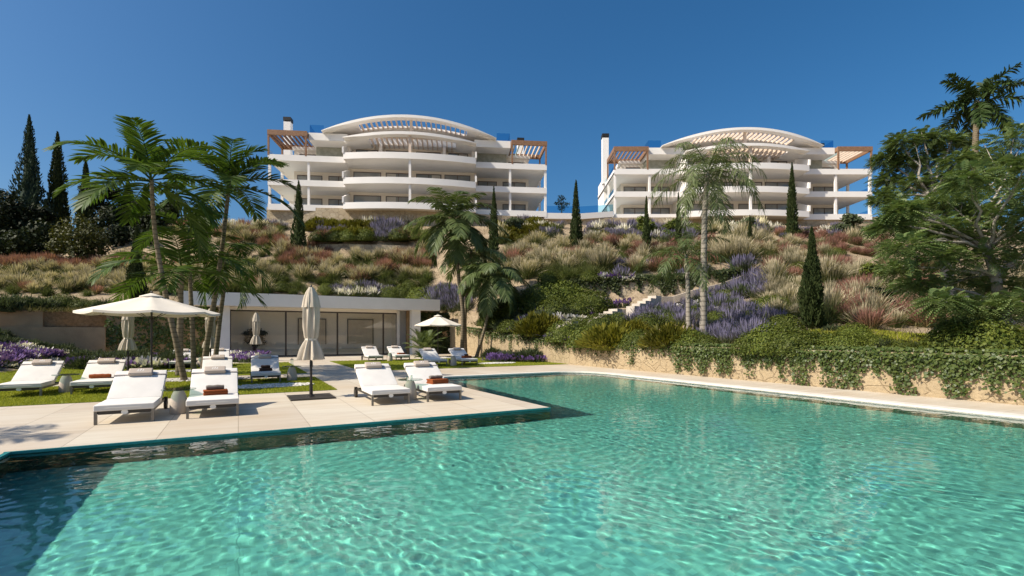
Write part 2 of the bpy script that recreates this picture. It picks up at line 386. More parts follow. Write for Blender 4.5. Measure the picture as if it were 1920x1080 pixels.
SK = []; Qk = Q[keep]
ia = int(np.argmin(abs(xs-15.85))); ib = int(np.argmin(abs(ys-40.85))); ic = int(np.argmin(abs(ys-46.05)))
skirt(ii[:ib+1, ia]); skirt(ii[ib, :ia+1][xs[:ia+1] < -3.]); skirt(ii[ib, :ia+1][xs[:ia+1] > 14.]); skirt(ii[ic, :ia+1])
Qk = np.concatenate([Qk]+SK)
hill = tag(link('hillside', np_mesh('hillside', V, Qk, smooth=False), M_soil, rz=TH), kind='structure')

# ------------------------------------------------------------------ pool and terrace, in pool axes (a, b)
PA0, PA1, PB1, PC, PF = -2.75, 13.2, 9.3, 6.0, 17.7
arc = [(13.2-1.6+1.6*math.cos(t), PF-1.6+1.6*math.sin(t)) for t in np.linspace(math.pi/2, 0, 9)]
pool_line = [(PA0, -15), (PA0, PB1), (PC, PB1), (PC, PF)]+arc+[(PA1, -15)]
deck = [(-70, -15)]+pool_line+[(15.9, -15), (15.9, 40.9), (-70, 40.9)]
mb = MB(); mb.add([(-70, -48, 0), (60, -48, 0), (60, -15, 0), (-70, -15, 0)], [(0, 1, 2, 3)]); tag(mb.build('added_rear_terrace', M_pave, rz=TH), kind='structure')  # unseen paving added behind the camera to brighten reflections in the clubhouse glass
mb = MB(); n0 = len(deck)
from mathutils.geometry import tessellate_polygon
tri = tessellate_polygon([[Vector((x, y, 0)) for x, y in deck]])
mb.add([(x, y, 0) for x, y in deck], tri)
tag(mb.build('terrace_paving', M_pave, rz=TH), kind='structure')
mb = MB(); k = len(pool_line)                       # basin: floor and walls
mb.add([(x, y, -.012) for x, y in pool_line]+[(x, y, -.046) for x, y in pool_line]+[(x, y, -1.18) for x, y in pool_line], [])
mb.mi = 1; mb.add([], [(i, i+1, i+1+k, i+k) for i in range(k-1)]) if False else None
n = len(mb.v)
mb.f += [(i, i+1, i+1+k, i+k) for i in range(k-1)]; mb.m += [1]*(k-1)
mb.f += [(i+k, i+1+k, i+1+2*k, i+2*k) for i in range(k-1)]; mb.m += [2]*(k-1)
mb.mi = 0; mb.add([(PA0-1, -16, -1.18), (PA1+1, -16, -1.18), (PA1+1, PF+1, -1.18), (PA0-1, PF+1, -1.18)], [(0, 1, 2, 3)])
basin = tag(mb.build('pool_basin', [M_tile, M_teal, M_shadewall], rz=TH), kind='structure')
# nosing of the terrace in teal tile, pale coping along the far and right edges
mb = MB()
mb.box(PA0-.045, PC+.0, PB1-.03, PB1+.012, -.03, .004); mb.box(PA0-.03, PA0+.03, -15, PB1-.03, -.03, .004)
tag(mb.build('pool_edge_tiles', M_teal, rz=TH), kind='structure')
mb = MB(); off = lambda p, d: p
inner = [(PC+.0, PF)]+arc+[(PA1, -15)]; cx_, cy_ = 13.2-1.6, PF-1.6
outer = [(PC+.0, PF+.36)]+[(cx_+1.96*math.cos(t), cy_+1.96*math.sin(t)) for t in np.linspace(math.pi/2, 0, 9)]+[(PA1+.36, -15)]
k = len(inner)
mb.add([(x, y, .03) for x, y in inner]+[(x, y, .03) for x, y in outer]+[(x, y, -.05) for x, y in inner]+[(x, y, -.02) for x, y in outer],
       [(i, i+1, i+1+k, i+k) for i in range(k-1)]+[(i, i+1, i+1+2*k, i+2*k) for i in range(k-1)]+[(i+k, i+1+k, i+1+3*k, i+3*k) for i in range(k-1)]+[(0, k, 3*k, 2*k)])
tag(mb.build('pool_coping', M_coping, rz=TH), kind='structure')

# water: rippled surface with real geometry
WZ = -.04
def water():
    ax = np.arange(PA0, PA1+.02, .025); by = np.concatenate([np.arange(-15, .5, .6), np.arange(.5, 6, .025), np.arange(6, PF, .036), [PF]])
    A_, B_ = np.meshgrid(ax, by); Zw = np.zeros_like(A_); r2 = np.random.default_rng(3)
    amp = np.clip((B_-.5)/1., 0, 1)
    wx = A_+.25*np.sin(B_*1.1+.6*A_)+.12*np.sin(2.3*A_+B_); wy = B_+.25*np.sin(A_*.9-.4*B_)+.1*np.sin(1.7*B_-A_)
    for i in range(56):
        lam = .088*(.36/.088)**r2.random(); th = r2.normal(.9, .95); ph = r2.random()*6.28; kk = 6.283/lam
        sl = .0036
        Zw += sl/kk*np.sin(kk*(wx*math.cos(th)+wy*math.sin(th))+ph)
    V = np.stack([A_.ravel(), B_.ravel(), (WZ+Zw*amp).ravel()], 1); ny, nx = A_.shape
    ii = np.arange(nx*ny).reshape(ny, nx); Q = np.stack([ii[:-1, :-1], ii[:-1, 1:], ii[1:, 1:], ii[1:, :-1]], -1).reshape(-1, 4)
    ca, cb = V[Q, 0].mean(1), V[Q, 1].mean(1); keep = ~((ca < PC-.01) & (cb > PB1+.01))
    m, N, Lk, out = nodes('pool_water')
    g = N('BsdfRefraction'); g.inputs['IOR'].default_value = 1.33; g.inputs['Roughness'].default_value = 0; g.inputs[0].default_value = (.86, .985, .96, 1)
    gl = N('BsdfGlossy'); gl.inputs['Roughness'].default_value = .0
    ge = N('NewGeometry'); dt = N('VectorMath', operation='DOT_PRODUCT'); Lk(ge.outputs['Incoming'], dt.inputs[0]); Lk(ge.outputs['Normal'], dt.inputs[1])
    ab = N('Math', operation='ABSOLUTE'); Lk(dt.outputs['Value'], ab.inputs[0])
    om = N('Math', operation='SUBTRACT'); om.inputs[0].default_value = 1; Lk(ab.outputs[0], om.inputs[1])
    pw = N('Math', operation='POWER'); Lk(om.outputs[0], pw.inputs[0]); pw.inputs[1].default_value = 5
    fr = N('Math', operation='MULTIPLY_ADD'); Lk(pw.outputs[0], fr.inputs[0]); fr.inputs[1].default_value = .98; fr.inputs[2].default_value = .02      # Schlick's reflectance of water
    mx = N('MixShader');     Lk(fr.outputs[0], mx.inputs[0]); Lk(g.outputs[0], mx.inputs[1]); Lk(gl.outputs[0], mx.inputs[2]); Lk(mx.outputs[0], out.inputs[0])
    o = link('pool_water', np_mesh('pool_water', V, Q[keep], smooth=True), m, rz=TH)
    return tag(o, kind='structure')
wat = water()
wat.cycles.is_caustics_caster = True; basin.cycles.is_caustics_receiver = True; sd.cycles.is_caustics_light = True

# ------------------------------------------------------------------ lawns (turf sheets; the blades follow with the plants)
lawns = [(-12, 2.5, 15.15, 20.1), (-9, 2.5, 22.2, 31.4), (4.75, 15.6, 22.3, 31.4)]
for q in lawns:
    mb = MB(); mb.box(q[0], q[1], q[2], q[3], -.01, .012); tag(mb.build('lawn', M_lawnbase, rz=TH), kind='structure')

# ------------------------------------------------------------------ retaining walls
def wall_ab(name, label, a0, a1, b0, b1, zf, mat, step=1.0, z0=-.2, cat='wall'):
    """a wall between corners in pool axes whose top follows zf(a, b)"""
    mb = MB(); alongb = (b1-b0) > (a1-a0); L_ = (b1-b0) if alongb else (a1-a0); n = max(1, int(L_/step)); vs = []
    for i in range(n+1):
        s = i/n
        if alongb: p = [(a0, b0+s*L_), (a1, b0+s*L_)]
        else: p = [(a0+s*L_, b0), (a0+s*L_, b1)]
        zt = zf(*p[0]); vs += [(*p[0], z0), (*p[1], z0), (*p[1], zt), (*p[0], zt)]
    fs = [(i*4+j, (i+1)*4+j, (i+1)*4+(j+1) % 4, i*4+(j+1) % 4) for i in range(n) for j in range(4)]+[(0, 1, 2, 3), (n*4+3, n*4+2, n*4+1, n*4)]
    mb.add(vs, fs); return tag(mb.build(name, mat, rz=TH), label, cat)
wtop = lambda a, b: 1.12+max(0, (b-21))*.062
pool_wall = wall_ab('stone_wall', 'low rubble stone wall hung with ivy along the right side of the pool', 15.55, 15.95, -14, 39.9, wtop, M_stone)
wall_ab('garden_wall', 'lower plain ochre wall behind the purple flower bed on the left', -34, -7.4, 40.3, 40.75, lambda a, b: 2.05, M_render, 3)
wall_ab('garden_wall', 'upper ochre wall set back above the lower plain wall, green shrubs on top', -32, -10.5, 40.752, 41.1, lambda a, b: 3.08, M_render, 3, z0=1.)
mb = MB(); mb.box(-36.5, -32.003, 39.9, 42.4, 0, 3.25); tag(mb.build('wall_pier', M_render, rz=TH), 'square sunlit ochre pier ending the upper garden wall at far left', 'wall')

def wall_pts(name, label, pts, h0, thick, mat, cat='wall', cap=None):
    """free wall along world points (x, y, top z); h0 = depth of masonry below the top"""
    mb = MB(); vs = []; k = len(pts)
    for i, p in enumerate(pts):
        t = Vector(pts[min(i+1, k-1)])-Vector(pts[max(i-1, 0)]); t.z = 0; t.normalize(); nn = Vector((-t.y, t.x, 0))*thick
        p = Vector(p); hh = h0[i] if hasattr(h0, '__len__') else h0
        vs += [p-Vector((0, 0, hh)), p+nn-Vector((0, 0, hh)), p+nn, p]
    fs = [(i*4+j, (i+1)*4+j, (i+1)*4+(j+1) % 4, i*4+(j+1) % 4) for i in range(k-1) for j in range(4)]+[(0, 1, 2, 3), (k*4-1, k*4-2, k*4-3, k*4-4)]
    mb.add(vs, fs); return tag(mb.build(name, mat), label, cat)
wall_pts('terrace_wall', 'pale stone wall halfway up the slope with ivy along its top', mid_pts, [2.2,2.2,2.3,2.4,2.4,2.2,1.5], .5, M_stone2)
wall_pts('terrace_wall', 'short pale stone wall on the upper slope below the clipped yellow-green shrubs', low_pts, 2.4, .6, M_stone2)

# stairs and path up the slope
M_step = plain('pale_step_stone', (.55, .50, .43), (.44, .39, .33), .8, 3, spec=.2)
def flight(p0, p1, n, label, wdir=(.45, .9), wd=.65):
    mb = MB(); p0, p1 = Vector(p0), Vector(p1); d = (p1-p0)/n; hd = Vector((d.x, d.y, 0)); wv = Vector((hd.y, -hd.x, 0)).normalized()*wd
    for i in range(n):
        q = p0+hd*i; zt = p0.z+d.z*(i+1)
        e = hd*1.03
        vs = [q+wv, q+e+wv, q+e, q]
        mb.add([(p.x, p.y, zt-1.1) for p in vs]+[(p.x, p.y, zt) for p in vs], [(0,3,2,1),(4,5,6,7),(0,1,5,4),(1,2,6,5),(2,3,7,6),(3,0,4,7)])
    return tag(mb.build('stone_stairs', M_step), label, 'stairs')
flight(at(1043,614,28.6), at(1067,603,29.5), 2, 'lowest two pale steps half hidden by a yellow-green bush')
flight(at(1102,603,30.0), at(1150,580,31.9), 5, 'middle flight of pale garden steps on the slope')
flight(at(1174,580,32.6), at(1224,556,34.6), 5, 'upper flight of pale garden steps below the ivy wall')
mb = MB()
pp = [(1152,580,32.4),(1176,580,32.8)]
def path_strip(pts, wv, name='garden_path', mat=M_step):
    mb = MB(); wv = Vector(wv)
    ps = [at(*p) for p in pts]
    vs = []
    for p in ps: vs += [p-Vector((0,0,.5)), p, p+wv, p+wv-Vector((0,0,.5))]
    k = len(ps); mb.add(vs, [(i*4+j, (i+1)*4+j, (i+1)*4+(j+1)%4, i*4+(j+1)%4) for i in range(k-1) for j in range(4)]+[(0,1,2,3),(k*4-1,k*4-2,k*4-3,k*4-4)])
    return tag(mb.build(name, mat), kind='structure')
path_strip(pp, (.7, 1.3, 0))
path_strip([(1225,557,35.2),(1262,556,35.6),(1300,544,35.8),(1350,532,36.2),(1385,520,36.8),(1412,506,38.2),(1425,496,40.5),(1432,480,45)], (.3, 1.2, .1), mat=M_sand)
pb = at(1444, 510, 37.5)
mb = MB(); mb.box(pb.x-.7, pb.x+.1, pb.y, pb.y+.9, pb.z-1.2, pb.z-.05)
tag(mb.build('parapet_block', M_step), 'small white parapet block beside the top of the garden path', 'wall')
# ------------------------------------------------------------------ apartment buildings
M_white = plain('white_facade_paint', (.83, .80, .76), (.80, .77, .73), .75, .8, spec=.25)
M_wood = plain('brown_timber', (.29, .165, .095), (.21, .115, .065), .55, 7, spec=.3)
M_slat = plain('pale_timber', (.70, .58, .47), (.6, .48, .38), .6, 5)
M_panel = plain('stone_cladding', (.36, .36, .30), (.27, .275, .22), .6, 2.2, spec=.3)
M_cream = plain('cream_wall', (.78, .71, .61), (.74, .67, .57), .8, 1, spec=.2)
M_frame = plain('dark_window_frame', (.09, .055, .04), (.07, .045, .03), .4)
M_dark = plain('dark_cowl', (.02, .018, .016), None, .5)
M_curtain = plain('pale_curtain', (.55, .52, .47), (.42, .4, .36), .9, 12, spec=.1)
M_bal = glass('balustrade_glass', (.62, .83, .93), 0, 1.5)
def wglass():
    m, N, Lk, out = nodes('window_glass')
    p = N('BsdfPrincipled'); p.inputs['Roughness'].default_value = .03; p.inputs['Specular IOR Level'].default_value = .9
    Lk(mixc(N, Lk, ramp(N, Lk, noise(N, Lk, .5, 2), .4, .6), (.18, .205, .215), (.27, .275, .265)), p.inputs['Base Color']); Lk(p.outputs[0], out.inputs[0]); return m
M_win = wglass()
def curve(x0, x1, y0, bulge, z0=0., arch=0., n=28, xm=None):
    c = (x0+x1)/2; w_ = (x1-x0)/2
    return [(x, y0-bulge*(1-((x-c)/w_)**2), z0+arch*(1-((x-c)/w_)**2)) for x in np.linspace(x0, x1, n)]
def slab(mb, front, yb, z0, z1):
    """floor plate from a curved front edge back to yb"""
    poly = [(p[0], p[1]) for p in front]+[(front[-1][0], yb), (front[0][0], yb)]
    mb.prism(poly, z0, z1)
def apartment(loc, rz, label):
    B = empty('apartment_building', loc, rz, label, 'apartment block')
    def P(name, mb, mat, **k): return mb.build(name, mat, k.pop('parent', B), **k)
    S = 3.05
    # core walls
    mb = MB()
    mb.box(-15.6, -8.3, 4.3, 13, .2, 9.1); mb.box(8.3, 15.6, 4.3, 13, .2, 9.1); mb.box(-8.3, 8.3, 2.4, 13, .2, 9.1)
    P('wall', mb, M_cream)
    mb = MB()
    for sx in (-1, 1):
        mb.box(*sorted((sx*12.4, sx*8.15)), 2.9, 4.297, 6.85, 9.0)
        P('cladding_panel', mb, M_panel); mb = MB()
    for i in range(3):
        z = i*S
        # centre balcony: bulging slab with a solid upstand
        f = curve(-8.1, 8.1, -1.4, 1.0); mb = MB(); slab(mb, f, 2.6, z+.05, z+.32); mb.sweep([(p[0], p[1]-.004, z) for p in f], .22, .78)
        P('balcony', mb, M_white, smooth=True, ang=30)
        for sx in (-1, 1):
            mb = MB(); x0, x1 = sorted((sx*8.13, sx*17.4))
            mb.box(x0, x1, 0, 13, z+.03, z+.33); mb.box(x0, x1, -.006, .2, z-.003, z+.74)
            xo = sx*17.4
            mb.box(*sorted((xo, xo-sx*.2)), .2, 13, z-.003, z+.74)
            P('balcony', mb, M_white)
            # fins between centre and wings
            mb = MB(); xf = sx*8.12
            mb.add([(xf-.1, -1.5, z+.75), (xf+.1, -1.5, z+.75), (xf+.1, 2.5, z+.75), (xf-.1, 2.5, z+.75), (xf-.1, -1.5, z+1.5), (xf+.1, -1.5, z+1.5), (xf+.1, -.6, z+1.8), (xf-.1, -.6, z+1.8), (xf+.1, 2.5, z+2.98), (xf-.1, 2.5, z+2.98)],
                   [(0,3,2,1),(0,1,5,4),(4,5,6,7),(7,6,8,9),(1,2,8,6,5),(0,4,7,9,3),(2,3,9,8)])
            P('fin_wall', mb, M_white)
            # columns of the open wings
            if i < 2:
                for xx, yy in ((12.6, .12), (17.25, .12), (17.25, 4.6)):
                    mb = MB(); mb.box(sx*xx-.14, sx*xx+.14, yy, yy+.28, z+.33, z+S-.003); P('column', mb, M_white)
            # end balustrades in glass
            mb = MB(); mb.box(xo-sx*.1-.012, xo-sx*.1+.012, .3, 12, z+.74, z+1.4); P('glass_balustrade', mb, M_bal)
        mb = MB(); mb.box(-.14, .14, -2.2, -1.92, z+.75, z+S+.02); 
        if i < 2: P('column', mb, M_white)
        # glass above the centre upstand
        # windows
        def win(x0, x1, y, z0, z1, n=2, cur=None):
            mb = MB(); fr = .07
            mb.box(x0, x1, y-.09, y-.003, z1-fr, z1); mb.box(x0, x0+fr, y-.09, y-.003, z0, z1-fr); mb.box(x1-fr, x1, y-.09, y-.003, z0, z1-fr)
            for q in range(1, n): xq = x0+(x1-x0)*q/n; mb.box(xq-.04, xq+.04, y-.085, y-.003, z0, z1-fr)
            o = P('window', mb, M_frame)
            g = MB(); g.box(x0+fr, x1-fr, y-.045, y-.02, z0, z1-fr); g.build('pane', M_win, o)
            if cur: c = MB(); c.box(x0+(x1-x0)*cur[0], x0+(x1-x0)*cur[1], y-.06, y-.047, z0, z1-.12); c.build('curtain', M_curtain, o)
        z0, z1 = z+.33, z+2.72
        if i < 2:
            for q in ((-15.2, -12.0, 2), (-11.2, -8.6, 2)): win(*q[:2], 4.3, z0, z1-.1, q[2])
            for q in ((8.6, 11.2, 2), (12.0, 15.2, 2)): win(*q[:2], 4.3, z0, z1-.1, q[2])
            for q in ((-7.6, -4.1, 1, None), (-3.5, -.3, 2, (.05, .4)), (.4, 3.7, 2, (.62, .95)), (4.1, 7.5, 2, None)): win(*q[:2], 2.4, z0, z1, q[2], q[3])
        else:
            win(-14.9, -12.8, 4.3, z0, z1-.4, 1); win(12.8, 14.9, 4.3, z0, z1-.4, 1)
            for q in ((-7.3, -4.5, 2, (.55, .97)), (-3.5, -.3, 2, None), (.4, 3.6, 2, None), (4.6, 7.2, 2, (.55, .95))): win(*q[:2], 2.4, z0, z1-.15, q[2], q[3])
            for xx in (-7.95, -4.0, 4.1, 7.85):
                mb = MB(); mb.box(xx-.2, xx+.2, 1.2, 2.397, z0, z+3.0); P('pier', mb, M_white)
    # rear chimney wall
    for sx, zz, yy in ((-1, 13.7, 6.8), (1, 12.4, 7.2)):
        mb = MB(); x = -17.3 if sx < 0 else 14.9
        mb.box(x-.45, x+.45, yy, yy+1.0, 6.9, zz); c = P('chimney', mb, M_white)
        mb = MB(); mb.box(x-.5, x+.5, yy-.05, yy+1.05, zz+.12, zz+.62); mb.box(x-.3, x+.3, yy+.15, yy+.85, zz, zz+.12); mb.build('cowl', M_dark, c)
    mb = MB(); mb.box(-17.35, -15.6, 8, 13, .33, 8.2); P('wall', mb, M_white)
    # roof plate over the third floor
    mb = MB()
    for sx in (-1, 1): mb.box(*sorted((sx*8.0, sx*12.7)), .55, 13.4, 9.0, 9.9)
    mb.box(-8.0, 8.0, 1.2, 13.4, 9.0, 9.85)
    mb.box(-15.8, -12.7, 4.2, 13.4, 9.0, 9.4); mb.box(12.7, 15.8, 4.2, 13.4, 9.0, 9.4)
    roof = P('roof_slab', mb, M_white)
    # curved canopies with slats
    def canopy(x0, x1, y0, bulge, z0, arch, th, yb, xs0, xs1, name):
        n = 36; f = curve(x0, x1, y0, bulge, z0, arch, n)
        mb = MB(); dep = lambda i: .9*min(1, .25+1.6*min(i, n-1-i)/n)
        # front band
        vs = []
        for i, p in enumerate(f):
            e = min(1, .2+5*min(i, n-1-i)/n); t = th*e; d = 1.0
            vs += [(p[0], p[1], p[2]-t), (p[0], p[1]+d, p[2]-t), (p[0], p[1]+d, p[2]), (p[0], p[1], p[2])]
        fs = [(i*4+j, (i+1)*4+j, (i+1)*4+(j+1) % 4, i*4+(j+1) % 4) for i in range(n-1) for j in range(4)]+[(0,1,2,3),(n*4-1,n*4-2,n*4-3,n*4-4)]
        mb.add(vs, fs)
        # solid roof outside the slatted field, and behind it
        c = (x0+x1)/2; w_ = (x1-x0)/2
        def zx(x): return z0+arch*(1-((x-c)/w_)**2)
        def yx(x): return y0-bulge*(1-((x-c)/w_)**2)
        def plate(xa, xb, y_a, y_b, m=10):
            vs = []; g = np.linspace(xa, xb, m)
            for x in g:
                ya = yx(x)+1.0 if y_a is None else y_a
                ya = min(ya, y_b-.02)
                vs += [(x, ya, zx(x)-.26), (x, y_b, zx(x)-.26), (x, y_b, zx(x)-.02), (x, ya, zx(x)-.02)]
            mb.add(vs, [(i*4+j, (i+1)*4+j, (i+1)*4+(j+1) % 4, i*4+(j+1) % 4) for i in range(m-1) for j in range(4)]+[(0,1,2,3),(m*4-1,m*4-2,m*4-3,m*4-4)])
        plate(x0, xs0, None, yb); plate(xs1, x1, None, yb)
        ys = yx(0)+3.4 if name == 'roof_canopy' else yb-.4
        plate(xs0+.003, xs1-.003, ys, yb)
        o = P(name, mb, M_white, smooth=True, ang=35)
        sl = MB()
        for x in np.arange(xs0+.3, xs1-.1, .62):
            sl.box(x, x+.13, yx(x)+.98, ys+.02, zx(x)-.44, zx(x)-.05)
        sl.build('slats', M_slat, o)
        return o
    canopy(-8.15, 8.15, -1.45, 1.1, 8.78, .6, .36, 2.6, -5.2, 5.6, 'canopy')
    canopy(-11.0, 10.8, -.2, 1.3, 9.95, 1.9, .32, 9, -6.6, 7.0, 'roof_canopy')
    # penthouse
    mb = MB(); mb.box(-9.2, 9.2, 4.6, 10, 9.86, 10.55); mb.box(-6.8, 6.8, 4.61, 10, 10.54, 11.7); P('penthouse_wall', mb, M_cream)
    for q in ((-6.9, -3.6), (-3.0, .2), (.8, 3.8), (4.4, 7.4)):
        mb = MB(); mb.box(q[0], q[1], 4.5, 4.597, 9.9, 10.85); o = P('window', mb, M_frame); g = MB(); g.box(q[0]+.06, q[1]-.06, 4.47, 4.495, 9.9, 10.8); g.build('pane', M_win, o)
    for q in ((-9.2, -7.2), (7.6, 9.4)):
        mb = MB(); mb.box(q[0], q[1], 2.6, 4.4, 9.91, 10.3); P('timber_screen', mb, M_wood)
    mb = MB(); mb.box(-.16, .16, -.6, -.25, 9.3, 12.0); P('column', mb, M_slat)
    mb = MB(); mb.box(-.16, .16, -2.2, -1.9, 6.9, 9.0); P('column', mb, M_slat)
    for sx in (-1, 1):
        mb = MB(); mb.box(*sorted((sx*10.9, sx*12.6)), .7, .725, 9.9, 10.95); mb.box(sx*12.6-.012, sx*12.6+.012, .726, 9, 9.9, 10.95); P('glass_balustrade', mb, M_bal)
        mb = MB(); mb.box(*sorted((sx*9.2, sx*11.6)), 6, 10, 9.9, 11.4); P('roof_box', mb, M_white)
        # timber pergola over the open end terrace
        mb = MB(); xa, xb = sorted((sx*12.75, sx*17.45))
        mb.box(xa, xb, -.05, .2, 9.25, 9.85); mb.box(xa, xb, 4.9, 5.15, 9.25, 9.85); mb.box(xa, xa+.22, .203, 4.897, 9.27, 9.83); mb.box(xb-.22, xb, .203, 4.897, 9.27, 9.83)
        for xx in (xa+.02, xb-.24):
            for yy in (-.03, 4.92): mb.box(xx, xx+.2, yy, yy+.2, 6.75, 9.247)
        o = P('pergola', mb, M_wood)
        mb = MB()
        for x in np.arange(xa+.5, xb-.4, .56): mb.box(x, x+.12, .203, 4.897, 9.4, 9.72)
        mb.build('rafters', M_wood if sx < 0 else M_slat, o)
    # plinth the block stands on
    mb = MB(); mb.box(-15, 15, 1.2, 13, -3.5, .03); mb.box(-7, 7, .2, 1.197, -3.5, -.5); P('plinth', mb, M_cream)
    return B
b1 = apartment((-12.75, 63.9, 16.95), math.atan2(3.8, 34.2), 'curved white apartment block on the left with dark timber pergolas at both ends')
b2 = apartment((31.2, 68.0, 17.1), 0.0, 'curved white apartment block on the right partly behind a tall pale palm')
# stone wall under the buildings and the terrace that links them
def plinth_wall(label, pts, h):
    return wall_pts('retaining_wall', label, pts, h, .6, M_stone2)
plinth_wall('rough stone retaining wall under the left apartment block', [tuple(at(u, v, Z)) for u, v, Z in ((500,388,62.6),(760,392,62.6),(1020,409,66))], 3)
plinth_wall('rough stone retaining wall under the linking terrace and right apartment block', [tuple(at(u, v, Z)) for u, v, Z in ((1022,410,66.3),(1150,408,67.5),(1400,406.5,68.2),(1645,406.5,68.2),(1760,406,68.5))], 3)
mb = MB(); pl = [at(1021,399,65.8), at(1090,400,66.6), at(1150,396,67.6)]
mb.sweep([(p.x, p.y, p.z-.75) for p in pl], 6, .75)
lt = tag(mb.build('linking_terrace', M_white), 'white terrace parapet joining the two apartment blocks', 'terrace')
g = MB(); g.sweep([(p.x, p.y+.15, p.z+.003) for p in pl], .02, .95); g.build('glass_balustrade', M_bal, lt)

# ------------------------------------------------------------------ clubhouse (pool axes)
M_anod = plain('bronze_frame', (.06, .04, .028), (.05, .033, .022), .35, spec=.5)
M_clear = glass('clubhouse_glass', (.93, .91, .87), 0, 1.5)
CH = empty('clubhouse', (0, 0, 0), TH, 'low white flat-roofed clubhouse with a wide glass front behind the loungers', 'pavilion')
mb = MB(); mb.box(-3.2, 14.3, 38.5, 46.3, 3.52, 4.4); rf = mb.build('roof', M_stucco, CH)
for a0, a1, b0, b1 in ((-1.15, -.5, 39.1, 40.0), (12.05, 12.75, 38.75, 39.35)):
    mb = MB(); mb.box(a0, a1, b0, b1, .0, 3.517); mb.build('pillar', M_stucco, CH)
mb = MB(); mb.box(-.5, 12.9, 41.1, 41.4, 0, 3.517); mb.box(-1.15, -.8, 40.0, 41.1, 0, 3.517); mb.box(11.05, 11.4, 39.95, 41.1, 0, 3.517); mb.build('wall', M_white, CH)
mb = MB(); mb.box(-.797, 11.047, 40.0, 41.097, .004, .03); mb.build('floor', plain('clubhouse_floor', (.55, .48, .40), (.5, .43, .35), .4, 2), CH)
gl = [(-.5, 3.0), (3.0, 6.55), (6.55, 10.0), (10.0, 11.05)]
for a0, a1 in gl:
    mb = MB(); y0, y1 = 39.55, 39.63
    mb.box(a0, a0+.06, y0, y1, .01, 3.3); mb.box(a1-.06, a1, y0, y1, .01, 3.3); mb.box(a0+.06, a1-.06, y0, y1, 3.2, 3.3); mb.box(a0+.06, a1-.06, y0, y1, .01, .1)
    fr = mb.build('window', M_anod, CH); g = MB(); g.box(a0+.06, a1-.06, 39.585, 39.6, .1, 3.2); g.build('pane', M_clear, fr)
mb = MB(); mb.box(-.5, 11.05, 39.4, 39.9, 3.3, 3.517); mb.build('lintel', M_cream, CH)
for a in (4.0, 7.6):
    mb = MB(); mb.box(a, a+1.9, 41.0, 41.097, .9, 2.75); o = mb.build('wall_panel', plain('grey_panel', (.58, .53, .46), (.52, .47, .41), .6), CH)
    f = MB(); f.box(a-.06, a, 40.98, 41.097, .84, 2.81); f.box(a+1.9, a+1.96, 40.98, 41.097, .84, 2.81); f.box(a, a+1.9, 40.98, 41.097, 2.75, 2.81); f.build('panel_frame', M_anod, o)
mb = MB(); mb.box(3.2, 10.6, 40.6, 40.95, .04, .5); mb.build('bench', M_cream, CH)
mb = MB(); mb.box(14.3, 15.5, 39.6, 39.9, 0, 3.3); mb.box(12.0, 14.3, 39.9, 40.2, 0, 3.515); 
tag(mb.build('back_wall', M_render, rz=TH), 'shaded wall under climbing plants to the right of the clubhouse', 'wall')
mb = MB(); mb.box(-7.4, -1.2, 40.6, 40.9, 0, 3.4); tag(mb.build('back_wall', M_render, rz=TH), 'ochre wall under climbing plants to the left of the clubhouse', 'wall')
# ------------------------------------------------------------------ loungers, towels, side tables, parasols
def fabric(name, c, c2, sc=400, bump=.15):
    return plain(name, c, c2, .95, 2.5, bump=bump, bscale=sc, spec=.1)
M_cush = fabric('white_cushion_fabric', (.69, .655, .605), (.64, .61, .565), 7, .3)
M_pillow = fabric('taupe_pillow_fabric', (.46, .385, .32), (.42, .35, .29))
M_strap = fabric('grey_strap_webbing', (.33, .30, .28), (.3, .27, .25))
M_bronze = plain('dark_bronze_metal', (.035, .028, .022), (.03, .024, .018), .38, 4, spec=.5)
M_legmetal = plain('brushed_leg_metal', (.24, .215, .18), (.19, .17, .14), .4, 6, spec=.5, metal=.4)
M_emblem = plain('pale_emblem', (.80, .78, .73), None, .5)
M_terra = fabric('terracotta_towel', (.30, .085, .03), (.24, .065, .022), 90, .6)
M_greyt = fabric('grey_towel', (.24, .205, .175), (.19, .16, .135), 90, .6)
M_brownt = fabric('dark_brown_towel', (.09, .05, .04), (.07, .04, .03), 90, .6)
M_conc = plain('cast_stone', (.56, .48, .40), (.48, .40, .33), .8, 2.2, bump=.2, bscale=60, spec=.2)
M_tglass = glass('table_glass', (.62, .72, .68), 0, 1.5)
M_canvas = plain('cream_canvas', (.70, .64, .55), (.66, .6, .51), .9, 2, bump=.1, bscale=200, spec=.1)
M_canvas2 = plain('taupe_canvas', (.54, .47, .38), (.47, .41, .325), .9, 3, bump=.15, bscale=200, spec=.1)
M_pole = plain('dark_pole_metal', (.025, .018, .015), None, .35, spec=.5)

def logo(mb, M, s=1.):                     # the small pale mark: three leaning strokes over a bar
    for x, y, l in ((-.045, 0, .05), (0, .012, .07), (.045, 0, .05)):
        mb.add([M @ Vector((s*(x-.016), s*(y-l/2), 0)), M @ Vector((s*(x+.0), s*(y-l/2), 0)), M @ Vector((s*(x+.02), s*(y+l/2), 0)), M @ Vector((s*(x+.002), s*(y+l/2), 0))], [(0, 1, 2, 3)])
    mb.add([M @ Vector((-s*.07, -s*.05, 0)), M @ Vector((s*.07, -s*.05, 0)), M @ Vector((s*.07, -s*.04, 0)), M @ Vector((-s*.07, -s*.04, 0))], [(0, 1, 2, 3)])

